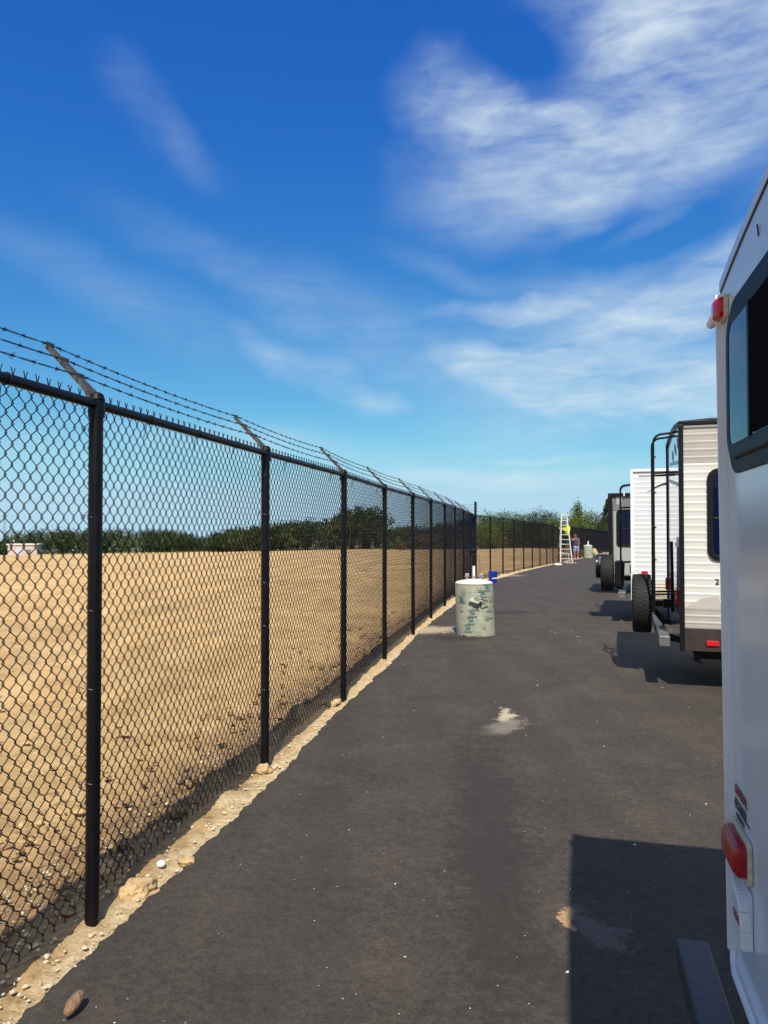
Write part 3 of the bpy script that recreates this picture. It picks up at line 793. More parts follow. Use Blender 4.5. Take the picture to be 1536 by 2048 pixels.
# rear wall graphics
for (pts,mm) in (([(.25,2.72),(.55,2.80),(.55,2.70),(.25,2.62)],'ink_black'),([(.7,2.70),(1.0,2.78),(1.0,2.68),(.7,2.60)],'ink_red'),([(1.15,2.66),(1.45,2.74),(1.45,2.64),(1.15,2.56)],'ink_black'),
                 ([(.1,2.5),(1.9,2.62),(1.9,2.58),(.1,2.46)],'decal_dark'),([(.1,2.38),(1.9,2.5),(1.9,2.44),(.1,2.35)],'decal_grey'),([(.1,2.25),(2.1,2.42),(2.1,2.38),(.1,2.2)],'decal_dark'),
                 ([(.05,1.05),(1.2,.92),(2.3,1.1),(2.3,1.02),(1.2,.8),(.05,.9)],'ink_red'),([(.05,.85),(1.2,.74),(2.3,.9),(2.3,.84),(1.2,.62),(.05,.72)],'decal_dark'),([(.9,1.0),(1.3,1.0),(1.3,.86),(.9,.86)],'ink_red')):
    mb=MB(); mb.prism(pts,-.001,-.003,'yz'); mb.build('rear_graphic',M[mm],rv2)
mb=MB(); mb.box(-.03,-.001,.25,.55,1.55,1.60); mb.box(-.02,-.001,.3,.5,1.60,1.66); mb.build('rear_hatch',M['white_trim'],rv2,bevel=.005)
mb=MB(); mb.tube([(-.03,1.05,.75),(-.04,1.05,1.6)],.02,8); mb.build('rear_hose',M['black_plastic'],rv2,smooth=True)
for y in (.18,W-.2):
    mb=MB(); mb.prism(rrect(y-.06,y+.06,.93,1.09,.015,3),-.001,-.05,'yz'); mb.build('tail_light',M['red_lens'],rv2,bevel=.006)
tyre(rv2,'spare_tyre',(-.385,.98,.853),.348,.225,'x')
mb=MB(); mb.bar((-.30,.98,.85),(-.12,.98,.62),.08,.06); mb.bar((-.14,.98,.86),(-.02,.98,.86),.1,.1); mb.build('tyre_carrier',M['black_plastic'],rv2)
mb=MB(); mb.box(-.235,-.125,-.04,W+.02,.49,.60); mb.build('bumper',M['bumper_silver'],rv2,bevel=.008)
mb=MB(); mb.bar((-.13,.4,.54),(.4,.4,.42),.05,.07); mb.bar((-.13,W-.4,.54),(.4,W-.4,.42),.05,.07); mb.build('bumper_arm',M['black_plastic'],rv2)
mb=MB(); mb.bar((.13,.1,.45),(.16,.1,.33),.05,.04); mb.bar((.12,.1,.35),(.2,.12,.30),.06,.03); mb.build('stabiliser_jack',M['black_plastic'],rv2)

# --- RV 3: white corrugated
c3=(4.53,13.7)
rv3=make_rv('travel_trailer','bright white ribbed trailer with a thin black arc below its roof and sand coloured base',c3,.345,W,6.4,.457,2.81,.04,0,None,M['white_side'],M['white_gel2'],M['white_trim'])
mb=siding(rv3,.02,6.39,[(.49,.775,1),(.775,2.70,0),(2.70,2.80,0)],pitch=.083,depth=.008)
mb.build('siding',[M['white_side'],M['tan2_side']],rv3,fixn=False)
for z in (.56,.64,.72):
    mb=MB(); mb.box(.02,6.39,-.026,-.019,z-.012,z+.012); mb.build('stripe',M['white_trim'],rv3)
corner_trim(rv3,[(0,-.012,.46),(0,-.012,2.82)],M['white_trim'],.05)
corner_trim(rv3,[(-.01,-.02,2.815),(6.4,-.02,2.815)],M['white_trim'],.05,'roof_trim')
mb=MB(); mb.box(.12,6.3,-.022,-.012,2.705,2.725); mb.build('gutter',M['decal_grey'],rv3)
arc=[];arc2=[]
for k in range(21):
    u=-1+2*k/20; arc.append((.55+.45*u*1.0+.15,2.60-.20*u*u)); arc2.append((.70+.45*u,2.565-.165*u*u-.0))
mb=MB(); mb.prism(arc+list(reversed(arc2)),-.027,-.024,'xz'); mb.build('arc_decal',M['ink_black'],rv3)
mb=MB(); mb.prism(rrect(.12,.30,.91,1.01,.03,3),-.021,-.028,'xz'); sm=mb.build('side_marker',M['white_trim'],rv3,bevel=.003)
mb=MB(); mb.prism(rrect(.155,.27,.93,.99,.015,3),-.028,-.042,'xz'); mb.build('lens',M['red_bright'],sm,bevel=.004)
ladder_rv(rv3,1.3,1.7,.24,2.62,.8,(2.35,1.95,1.55,1.15))
mb=MB(); mb.prism(rrect(.95,1.02,.50,.72,.03,3),-.021,-.033,'xz'); mb.build('hatch_trim',M['white_trim'],rv3)
tyre(rv3,'spare_tyre',(-.47,.75,.905),.350,.235,'x')
mb=MB(); mb.prism([(-.33,.66),(-.17,.64),(-.15,1.08),(-.20,1.15),(-.33,1.13)],.55,.95,'xz'); mb.build('cargo_box',M['black_plastic'],rv3,bevel=.012)
mb=MB(); mb.box(-.25,-.12,-.05,W+.02,.48,.60); mb.build('bumper',M['bumper_silver'],rv3,bevel=.008)
mb=MB(); mb.bar((-.45,.75,.75),(-.15,.75,.56),.06,.05); mb.build('tyre_carrier',M['black_plastic'],rv3)
for y in (.2,W-.2):
    mb=MB(); mb.prism(rrect(y-.06,y+.06,.93,1.09,.015,3),-.001,-.05,'yz'); mb.build('tail_light',M['red_lens'],rv3,bevel=.006)

# --- RV 4: grey
c4=(6.03,20.0)
rv4=make_rv('travel_trailer','smooth grey trailer with black roof edge and corner, farthest along the row',c4,.335,W,6.6,.5,2.66,.04,0,None,M['grey_body'],M['grey_body'],M['black_plastic'])
mb=MB(); mb.box(.02,6.59,-.012,-.001,2.25,2.64); mb.build('upper_band',M['dgrey_body'],rv4)
mb=MB(); mb.prism([(.16,2.62),(.34,2.62),(.27,2.40),(.16,2.40)],-.0125,-.018,'xz'); mb.build('decal',M['grey_body'],rv4)
corner_trim(rv4,[(.02,-.03,.55),(.0,-.03,2.66)],M['black_plastic'],.11,'awning_arm')
mb=MB(); mb.bar((.085,-.055,.7),(.075,-.055,2.5),.02,.05); mb.build('awning_rod',M['bumper_silver'],rv4)
corner_trim(rv4,[(-.05,-.02,2.66),(6.6,-.02,2.68)],M['black_plastic'],.085,'roof_trim')
mb=MB(); mb.bar((.36,-.072,2.62),(.36,-.072,2.73),.03,.03); mb.build('awning_clip',M['white_trim'],rv4)
window(rv4,'xz',.16,.95,1.29,2.27,.10,-.013,.045,bar=1.75,depth=.02)
tyre(rv4,'covered_spare_wheel',(-.30,.85,.72),.335,.23,'x',cover=True)
mb=MB(); mb.box(-.30,-.10,-.02,.5,.80,1.00); mb.build('storage_box',M['bumper_silver'],rv4,bevel=.01)
mb=MB(); mb.box(-.22,-.12,-.05,W+.02,.46,.57); mb.build('bumper',M['bumper_silver'],rv4,bevel=.008)
mb=MB(); mb.prism(rrect(.78,.88,.98,1.2,.02,3),-.001,-.05,'xz'); mb.build('tail_light',M['red_lens'],rv4,bevel=.006)

# ------------------------------------------------------------------ concrete filled form tubes
def form_tube(loc,R,H,label,marks=True,yaw=0):
    t=empty('concrete_form_tube',loc,yaw,label=label,cat='concrete column',group='paper wrapped concrete columns on the paving')
    mb=MB(); prof=[]
    for k in range(16):
        u=k/15; prof.append((R*(1+.012*math.sin(u*3.1)+.006*math.sin(u*9)-.01*u),H*u))
    mb.lathe(prof,64,capt=False)
    for i,v in enumerate(mb.v):      # ragged bottom and slight lean
        x,y,z=v; a=math.atan2(y,x)
        j=.012*mnoise.noise(Vector((x*9,y*9,z*7)))
        if z<.03: z+=.02*max(0,mnoise.noise(Vector((math.cos(a)*5,math.sin(a)*5,3))))
        mb.v[i]=(x*(1+j)+(-.025)*z/H+.0125,y*(1+j),z)
    mb.build('paper_sleeve',M['form'],t,smooth=True)
    mb=MB(); mb.lathe([(R*.985,H-.03),(R*.985,H+.002),(R*.9,H+.022),(R*.6,H+.045),(R*.25,H+.055),(.01,H+.056)],48,c=(-.0125,0,0))
    mb.build('concrete_fill',M['concrete'],t,smooth=True)
    return t
def wrap(R,u,z,d=.003):      # u metres along circumference, 0 = facing -y
    a=-math.pi/2+u/R; return ((R+d)*math.cos(a),(R+d)*math.sin(a),z)
R1=.312; H1=.84
tk=form_tube((1.49,12.34,AZ),R1,H1,'large paper wrapped concrete column with teal lettering, at the left of the lane')
rnd=random.Random(5)
def stroke(mb,pts,w,R=R1,lean=True):
    for (a,b) in zip(pts[:-1],pts[1:]):
        dx=b[0]-a[0]; dz=b[1]-a[1]; l=math.hypot(dx,dz) or 1; nx,nz=-dz/l*w/2,dx/l*w/2
        q=[(a[0]+nx,a[1]+nz),(b[0]+nx,b[1]+nz),(b[0]-nx,b[1]-nz),(a[0]-nx,a[1]-nz)]
        vs=[]
        for (u,z) in q:
            x,y,zz=wrap(R*1.0,u,z,.008); vs.append((x+(-.025)*zz/H1+.0125,y,zz))
        mb.add(vs,[(0,1,2,3)])
logos=[(.13,.76),(.045,.66),(.02,.56),(-.08,.455),(-.13,.345),(-.155,.225),(-.21,.10),(.17,.31),(.33,.5),(-.32,.56)]
for (u,z) in logos:
    if (u,z) in ((.17,.31),(.33,.5)): continue
    mb=MB(); s=.074
    stroke(mb,[(u,z+s*.9),(u+.012,z+s*.95),(u+.014,z+s*.6)],.012)
    stroke(mb,[(u+.012,z+s*.2),(u+.022,z),(u+.042,z+s),(u+.058,z),(u+.076,z+s),(u+.094,z)],.011)
    stroke(mb,[(u+.03,z+s*.3),(u+.05,z+s*.3)],.007); stroke(mb,[(u+.066,z+s*.3),(u+.084,z+s*.3)],.007)
    mb.build('printed_mark',M['ink_teal'],tk,fixn=False)
mb=MB()
def line(u0,u1,z,w=.004): stroke(mb,[(u0+(u1-u0)*k/6,z) for k in range(7)],w)
for (u,z) in logos:
    line(u-.03,u+.14,z+.082); line(u-.01,u+.13,z-.018)
    stroke(mb,[(u+.135,z-.015),(u+.135,z+.08)],.003)
    k=u-.02
    while k<u+.12:
        l=rnd.uniform(.006,.02); stroke(mb,[(k,z-.032),(k+l,z-.032)],.009); k+=l+.006
for (u,z) in ((-.25,.70),(-.28,.58),(.20,.42),(.14,.28),(.07,.15),(.24,.58),(-.30,.42),(-.02,.03),(.03,.74)):
    stroke(mb,[(u-.03,z),(u-.03,z+.07)],.004); line(u-.02,u+.07,z-.004)
    for q in (0,.03,.05): stroke(mb,[(u+q,z+.04),(u+q+.006,z+.052),(u+q+.004,z+.022)],.004)
    k=u-.01
    while k<u+.07: l=rnd.uniform(.008,.018); stroke(mb,[(k,z-.03),(k+l,z-.03)],.009); k+=l+.004
for z in (.83-.02,.70,.52,.40,.27,.15): line(-.40,.40,z+rnd.uniform(-.01,.01),.0022)
mb.build('printed_lines',M['ink_dull'],tk,fixn=False)
# torn flap of paper sticking out with a stick
mb=MB()
pts=[wrap(R1,-.09,.62,.01),wrap(R1,.05,.62,.012),wrap(R1,.07,.575,.06),wrap(R1,-.0,.535,.085),wrap(R1,-.12,.575,.06)]
up_=[(p[0],p[1],p[2]+.008) for p in pts]; nq=len(pts)
mb.add(pts+up_,[tuple(range(nq)),tuple(range(2*nq-1,nq-1,-1))]+[(i,(i+1)%nq,nq+(i+1)%nq,nq+i) for i in range(nq)])
a,b,c_,d_=wrap(R1,-.115,.57,.055),wrap(R1,.0,.53,.075),wrap(R1,.0,.475,.012),wrap(R1,-.08,.49,.012)
mb.add([a,b,c_,d_],[(0,1,2,3)])
mb.build('torn_flap',M['form'],tk)
mb=MB(); mb.tube([wrap(R1,-.04,.62,.05),wrap(R1,.06,.60,.12),wrap(R1,.15,.565,.06)],.010,6); mb.build('stick',M['rust'],tk)
# riser pipe and fittings on top
mb=MB(); mb.tube([(.0,.12,H1+.03),(.0,.12,H1+.27)],.024,14); mb.build('riser_pipe',M['pipe_white'],tk,smooth=True)
mb=MB(); mb.lathe([(.035,0),(.035,.03),(.02,.035),(.02,.05),(.036,.055),(.036,.085)],12,c=(0,.12,H1+.02)); mb.build('pipe_flange',M['fitting'],tk,smooth=True)
for sx in (-1,1):
    mb=MB(); x=sx*.115
    mb.lathe([(.03,0),(.03,.02),(.016,.03),(.016,.07),(.03,.078),(.03,.10),(.018,.11)],10,c=(x,.10,H1+.03))
    mb.tube([(x-.035,.10,H1+.10),(x+.035,.10,H1+.10)],.012,8); mb.tube([(x-.03,.08,H1+.135),(x+.03,.09,H1+.14)],.009,6)
    mb.tube([(x,.10,H1+.05),(x*.3,.115,H1+.05)],.010,8)
    mb.build('valve_fitting',M['fitting'],tk,smooth=True)
tk2=form_tube((15.45,56.8,gz(15.45,56.8)+AZ),.325,.93,'small distant paper wrapped concrete column with a pale capped pipe, beyond the stepladder')
mb=MB(); mb.lathe([(.09,.93),(.06,1.05),(.05,1.05),(.045,1.22),(.02,1.28)],12,c=(0,0,0)); mb.build('riser_pipe',M['pipe_white'],tk2,smooth=True)
for (u,z) in ((-.1,.5),(.05,.35),(-.15,.2)):
    mb=MB(); stroke(mb,[(u,z),(u+.05,z+.08),(u+.09,z),(u+.14,z+.07)],.02,.325); mb.build('printed_mark',M['ink_dull'],tk2,fixn=False)

# wire hoop behind the near column
mb=MB(); pts=[]
for k in range(13):
    a=math.pi*k/12; pts.append((-.115*math.cos(a),0,.95+.12*math.sin(a)))
pts=[(-.10,0,0)]+pts+[(.13,.02,0)]
mb.tube(pts,.006,6); mb.tube([(-.115,0,.9),(-.04,.02,.96),(.06,.02,.93),(.115,0,.86)],.004,5)
o=mb.build('wire_hoop',M['rust'],None,(2.46,20.2,gz(2.46,20.2)),smooth=True); tag(o,'thin rusty wire hoop standing in the ground behind the near concrete column','wire hoop')

# bucket
bk=empty('bucket',(3.61,24.9,gz(3.61,24.9)+AZ),.2,label='blue plastic bucket with white lettering standing on the paving by the fence corner',cat='bucket')
mb=MB(); mb.lathe([(.125,0),(.130,.01),(.150,.32),(.158,.32),(.160,.335),(.152,.34),(.152,.375),(.157,.38),(.148,.382),(.140,.33),(.12,.02)],32,capt=True); mb.build('pail',M['blue'],bk,smooth=True)
mb=MB(); mb.tube([(-.158,0,.34),(-.12,-.12,.27),(0,-.165,.22),(.12,-.12,.27),(.158,0,.34)],.003,5); mb.build('handle',M['tie'],bk)
text_mesh("LOWE'S",.050,'lettering',M['offwhite'],bk,Matrix.Translation((-.085,-.151,.14)) @ Matrix(((1,0,0,0),(0,0,-1,0),(0,1,0,0),(0,0,0,1))),bold=.004)

# foam board on the paving
def slab(name,cx,cy,lx,ly,h,rz,mt,label,cat):
    mb=MB(); n=10; out=[]
    for k in range(n):
        a=2*math.pi*k/n; s=1/max(abs(math.cos(a)),abs(math.sin(a))); 
        out.append((lx/2*math.cos(a)*s*random.uniform(.85,1),ly/2*math.sin(a)*s*random.uniform(.8,1)))
    mb.prism(out,0,h,'xy'); o=mb.build(name,M[mt],None,(cx,cy,gz(cx,cy)+AZ),bevel=.01); o.rotation_euler=(0,0,rz); tag(o,label,cat); return o
slab('foam_board',9.55,41.3,.42,.5,.07,.1,'foam','white rectangular board lying flat on the paving in front of the stepladder','board')
slab('concrete_spill',10.95,44.4,.7,.9,.05,.2,'rubble','thin pale heap of spilled sand under the stepladder','spill')
slab('concrete_spill',14.1,56.0,.5,.5,.10,.1,'rubble','small pale heap beside the left foot of the distant concrete column','spill')

# sack and rubble by the far column
def lump(name,loc,r,mt,label,cat,seed,sub=3,amp=.35,freq=2.0,group=None,rot=(0,0,0)):
    import bmesh
    bm=bmesh.new(); bmesh.ops.create_icosphere(bm,subdivisions=sub,radius=1)
    for v in bm.verts:
        n_=mnoise.fractal(v.co*freq+Vector((seed*7.1,seed*3.3,seed)),.8,2.1,4)
        v.co=v.co*(1+amp*n_); v.co=Vector((v.co.x*r[0],v.co.y*r[1],v.co.z*r[2]))
    me=bpy.data.meshes.new(name); bm.to_mesh(me); bm.free(); me.materials.append(M[mt])
    me.polygons.foreach_set('use_smooth',[True]*len(me.polygons))
    o=bpy.data.objects.new(name,me); COL.objects.link(o); o.location=loc; o.rotation_euler=rot
    if label: tag(o,label,cat,group)
    return o
lump('sack',(16.05,57,gz(16,57)+.36),(.2,.18,.40),'sack','tan bulging sack leaning beside the distant concrete column','sack',1,3,.18,1.2,rot=(0,rad(-18),0))
lump('sack',(16.45,56.9,gz(16,57)+.10),(.3,.22,.14),'rubble','pale flattened sack lying at the foot of the tan one','sack',2,3,.2,1.2)
rp=MB()
for k in range(60):
    a=random.uniform(0,6.28); r_=random.uniform(0,.75)*1; x=r_*math.cos(a)*1.1; y=r_*math.sin(a)*.6; z=max(0,.30*(1-r_))
    s=random.uniform(.06,.15)
    vs=[(x+random.uniform(-s,s),y+random.uniform(-s,s),z+random.uniform(0,s)) for _ in range(8)]
    rp.box(x-s,x+s*.8,y-s*.7,y+s,z-s*.4,z+s*.5)
    for q in range(8):
        i=len(rp.v)-8+q; v=rp.v[i]; rp.v[i]=(v[0]+random.uniform(-.04,.04),v[1]+random.uniform(-.04,.04),v[2]+random.uniform(-.03,.03))
o=rp.build('rubble_pile',M['rubble'],None,(17.7,60,gz(17.7,60)+.04)); tag(o,'low heap of pinkish broken concrete at the fence behind the grey trailer','rubble pile')

# ------------------------------------------------------------------ stepladder
lx,ly=11.0,45.3; lz=gz(lx,ly)+AZ
sl=empty('stepladder',(lx,ly,lz),0,label='tall cream A-frame stepladder standing open at the fence with two workers',cat='ladder')
HL=2.86
def lerp(a,b,t): return a+(b-a)*t
for sx in (-1,1):
    mb=MB(); mb.bar((sx*.36,0,.0),(sx*.165,.55,HL),.045,.085); mb.build('front_rail',M['lad'],sl,bevel=.005)
    mb=MB(); mb.bar((sx*.34+.13,1.25,0),(sx*.15+.01,.66,HL-.05),.035,.06); mb.build('rear_rail',M['lad'],sl,bevel=.005)
for k in range(9):
    t=(k+.85)/9.9; w=lerp(.36,.165,t); z=HL*t; y=.55*t
    mb=MB(); mb.box(-w,w,y-.045,y+.045,z-.022,z+.010); mb.build('step',M['alu'],sl,bevel=.004)
for k in range(4):
    t=(k+1)/5; w=lerp(.34,.15,t); z=(HL-.05)*t; y=lerp(1.25,.66,t); ox=lerp(.13,.01,t)
    mb=MB(); mb.bar((-w+ox,y,z),(w+ox,y,z),.02,.035); mb.build('rear_brace',M['alu'],sl)
mb=MB(); mb.box(-.20,.20,.47,.75,HL-.01,HL+.045); mb.build('top_cap',M['lad'],sl,bevel=.01)
for sx in (-1,1):
    mb=MB(); mb.bar((sx*.27,.25,1.35),(sx*.25+.06,.97,1.35),.01,.03); mb.build('spreader',M['alu'],sl)

# ------------------------------------------------------------------ people
def skin_obj(name,mt,parent,pts,edges,rad_,loc=(0,0,0),sub=2,root=0):
    me=bpy.data.meshes.new(name); me.from_pydata(pts,edges,[]); me.materials.append(M[mt])
    o=bpy.data.objects.new(name,me); COL.objects.link(o)
    if parent is not None: o.parent=parent
    o.location=loc
    sk=o.modifiers.new('skin','SKIN'); sk.use_smooth_shade=True
    d=me.skin_vertices[0].data
    for i,r in enumerate(rad_):
        d[i].radius=(r,r) if not isinstance(r,tuple) else r
    d[root].use_root=True
    s=o.modifiers.new('sub','SUBSURF'); s.levels=sub; s.render_levels=sub
    return o
def chainp(lst):   # joints to points/edges/radii
    P=[];E=[];R=[]
    for i,(p,r,par) in enumerate(lst):
        P.append(p); R.append(r)
        if par is not None: E.append((par,i))
    return P,E,R
def hand(parent,mt,wr,dirv,sidev):
    d=Vector(dirv).normalized(); s=Vector(sidev).normalized(); n=d.cross(s); w=Vector(wr)
    lst=[(tuple(w),.026,None),(tuple(w+d*.05),(.036,.018),0),(tuple(w+d*.09),(.038,.016),1)]
    for k,(o_,l_) in enumerate(((-.03,.07),(-.01,.08),(.01,.076),(.03,.058))):
        b=len(lst); lst.append((tuple(w+d*.10+s*o_),.009,2)); lst.append((tuple(w+d*(.10+l_*.5)+s*o_*1.1+n*.008),.0085,b)); lst.append((tuple(w+d*(.10+l_*.9)+s*o_*1.1+n*.03),.007,b+1))
    b=len(lst); lst.append((tuple(w+d*.04-s*.035),.012,1)); lst.append((tuple(w+d*.075-s*.06),.010,b)); lst.append((tuple(w+d*.10-s*.062+n*.012),.008,b+1))
    P,E,R=chainp(lst); return skin_obj('hand',mt,parent,P,E,R)
def face(parent,c,fwd,mt):
    f=Vector(fwd).normalized(); s=f.cross(Vector((0,0,1))).normalized(); c=Vector(c)
    mb=MB(); mb.tube([c+f*.085+Vector((0,0,.02)),c+f*.115-Vector((0,0,.025)),c+f*.09-Vector((0,0,.035))],[.008,.015,.008],6)
    for q in (-1,1): mb.tube([c+s*q*.078+Vector((0,0,.02)),c+s*q*.088,c+s*q*.078-Vector((0,0,.03))],[.012,.016,.008],6)
    mb.build('nose_and_ears',M[mt],parent,smooth=True)
    mb=MB()
    for q in (-1,1): mb.lathe([(.001,-.008),(.008,-.005),(.009,0),(.008,.005),(.001,.008)],8,c=tuple(c+f*.092+s*q*.032+Vector((0,0,.005))))
    mb.tube([c+f*.093-s*.022-Vector((0,0,.06)),c+f*.099-Vector((0,0,.06)),c+f*.093+s*.022-Vector((0,0,.06))],.004,5)
    mb.build('eyes_and_mouth',M['ink_black'],parent,smooth=True)
# worker on the ladder (facing the fence, back to the camera, reaching left)
wx,wy=11.27,46.20; wz=gz(lx,ly)+AZ
w1=empty('person',(wx,wy,wz+.86),0,label='person in a bright yellow hooded shirt up on the stepladder, reaching left',cat='person')
z0=-.0
lst=[((.02,.0,.80),.13,None),((.0,.0,1.02),.125,0),((-.03,-.02,1.22),.15,1),((-.04,-.03,1.33),.07,2),((-.09,-.03,1.42),.055,3),((-.13,-.03,1.50),.088,4),((-.15,-.03,1.57),.075,5),
     ((-.22,-.02,1.26),.06,2),((-.42,-.02,1.18),.045,7),((-.62,-.02,1.30),.032,8),
     ((.14,.02,1.28),.06,2),((.02,.16,1.10),.045,10),((-.30,.16,1.34),.035,11),
     ((.09,.0,.76),.095,0),((.11,-.05,.42),.065,13),((.11,.02,.07),.045,14),((.11,-.10,.03),.04,15),
     ((-.09,.0,.76),.095,0),((-.08,-.08,.45),.065,17),((-.08,.03,.10),.045,18),((-.08,-.10,.03),.04,19)]
P,E_,R_=chainp(lst); body=skin_obj('body','skin',w1,P,E_,R_)
sh=[((.02,0,.78),.16,None),((.0,0,1.02),.155,0),((-.02,-.01,1.2),.19,1),((-.04,-.03,1.33),.10,2),((-.10,-.02,1.36),.08,3),((-.24,-.02,1.25),.085,2),((-.42,-.02,1.18),.07,5),((-.54,-.02,1.25),.055,6),((.15,.02,1.26),.085,2),((.03,.15,1.11),.065,8),((-.16,.16,1.22),.055,9)]
P,E_,R_=chainp(sh); skin_obj('hooded_shirt','hivis',w1,P,E_,R_)
tr=[((0,0,.80),.145,None),((.09,0,.74),.11,0),((.11,-.05,.42),.085,1),((.11,.02,.10),.065,2),((-.09,0,.74),.11,0),((-.08,-.08,.45),.085,4),((-.08,.03,.13),.065,5)]
P,E_,R_=chainp(tr); skin_obj('trousers','jeans',w1,P,E_,R_)
for x in (.11,-.08):
    P,E_,R_=chainp([((x,.04,.05),.05,None),((x,-.06,.035),.048,0),((x,-.14,.025),.035,1)]); skin_obj('boot','shoe',w1,P,E_,R_)
P,E_,R_=chainp([((-.13,-.0,1.55),.088,None),((-.15,.0,1.60),.075,0)]); skin_obj('hair','hair2',w1,P,E_,R_)
hand(w1,'skin',(-.62,-.02,1.30),(-1,0,.25),(0,1,0)); hand(w1,'skin',(-.30,.16,1.34),(-1,0,.2),(0,1,0)); face(w1,(-.14,-.03,1.52),(-.9,.3,.0),'skin')
# feet rest on a rear brace: plank the worker holds
mb=MB(); mb.bar((0,0,0),(-.46,.0,.02),.10,.05); mb.build('x',M['wood'])
pl_=bpy.data.objects['x']; pl_.name='timber_plank'; pl_.location=(wx-.36,wy+.05,wz+2.21); tag(pl_,'short timber plank held up against the fence top by the worker in yellow','plank')
mb=MB(); mb.bar((0,0,0),(-.44,0,.02),.08,.012); q=mb.build('plank_edge',M['foam'],pl_); q.location=(0,0,.034)
# man beside the ladder
mx_,my_=12.80,50.0; mz=gz(mx_,my_)+AZ
w2=empty('person',(mx_,my_,mz),0,label='person in sleeveless grey top and light denim shorts standing right of the stepladder',cat='person')
lst=[((0,0,.95),.125,None),((0,.0,1.15),.125,0),((.01,.0,1.40),.15,1),((-.0,0,1.50),.075,2),((-.03,0,1.575),.055,3),((-.05,0,1.655),.088,4),((-.06,0,1.73),.08,5),
     ((.17,0,1.43),.06,2),((.19,-.02,1.16),.045,7),((.08,-.12,.98),.034,8),
     ((-.16,0,1.44),.062,2),((-.27,-.08,1.30),.048,10),((-.38,-.12,1.52),.034,11),
     ((.09,0,.90),.10,0),((.10,-.01,.50),.065,13),((.10,.02,.09),.042,14),((.10,-.12,.04),.038,15),
     ((-.09,0,.90),.10,0),((-.10,.02,.50),.065,17),((-.09,.06,.09),.042,18),((-.11,-.07,.04),.038,19)]
P,E_,R_=chainp(lst); skin_obj('body','skin_tan',w2,P,E_,R_)
P,E_,R_=chainp([((0,0,.90),.17,None),((0,0,1.15),.175,0),((.01,0,1.38),.205,1),((.0,0,1.50),.11,2)]); skin_obj('sleeveless_top','vest',w2,P,E_,R_)
P,E_,R_=chainp([((0,0,.95),.14,None),((.095,0,.87),.12,0),((.105,-.01,.55),.095,1),((-.095,0,.87),.12,0),((-.105,.01,.55),.095,3)]); skin_obj('shorts','denim',w2,P,E_,R_)
for (x,y) in ((.10,.02),(-.09,.06)):
    P,E_,R_=chainp([((x,y,.27),.055,None),((x,y,.10),.052,0)]); skin_obj('sock','sock',w2,P,E_,R_)
    P,E_,R_=chainp([((x,y+.02,.05),.052,None),((x-.01,y-.08,.04),.05,0),((x-.015,y-.16,.03),.036,1)]); skin_obj('shoe','shoe',w2,P,E_,R_)
P,E_,R_=chainp([((-.04,.03,1.68),.10,None),((-.05,.02,1.75),.085,0),((-.02,.05,1.60),.06,0)]); skin_obj('hair','hair',w2,P,E_,R_)
hand(w2,'skin_tan',(-.38,-.12,1.52),(-.4,0,.9),(0,1,0)); hand(w2,'skin_tan',(.08,-.12,.98),(-.4,-.1,-.9),(0,1,0)); face(w2,(-.055,0,1.66),(-1,-.2,.1),'skin_tan')

# ------------------------------------------------------------------ stones, clods, cone
lump('pine_cone',(-1.10,2.70,AZ+.040),(.023,.023,.050),'cone',None,None,4,4,.07,7,rot=(rad(-72),0,rad(-14)))
pc=bpy.data.objects['pine_cone']; pc.scale=(1,1,1); tag(pc,'brown scaly cone shaped clod lying on the asphalt in the lower left corner','cone')
lump('dirt_clod',(-1.19,3.63,.02),(.07,.11,.045),'clod','big tan crumbling clod just right of the base of the nearest fence post','dirt clod',5,4,.45,1.7,rot=(0,0,rad(-30)))
lump('white_stone',(-1.135,3.86,.045),(.022,.027,.016),'stone_w','smooth white stone on the sandy strip past the nearest fence post','stone',6,3,.15,1.4)
lump('dirt_clod',(-.86,5.40,.03),(.05,.045,.038),'clod','tan blocky clod lying against the foot of the second fence post','dirt clod',7,4,.4,1.6)
lump('dirt_clod',(-1.27,4.62,.03),(.06,.07,.035),'clod_brown','rounded brown clod on the strip between the first and second fence posts','dirt clod',8,4,.4,1.7)
lump('dirt_clod',(-1.02,3.92,.03),(.045,.03,.022),'clod','small tan clod at the asphalt edge just past the white stone','dirt clod',9,4,.4,1.7)
lump('dirt_clod',(-.52,7.45,.03),(.09,.08,.05),'clod','tan clod beside the foot of the third fence post','dirt clod',10,4,.45,1.7)
lump('dirt_clod',(-1.42,3.86,.02),(.05,.06,.04),'clod','rounded tan clod half hidden behind the mesh beside the nearest post','dirt clod',12,3,.25,1.5)
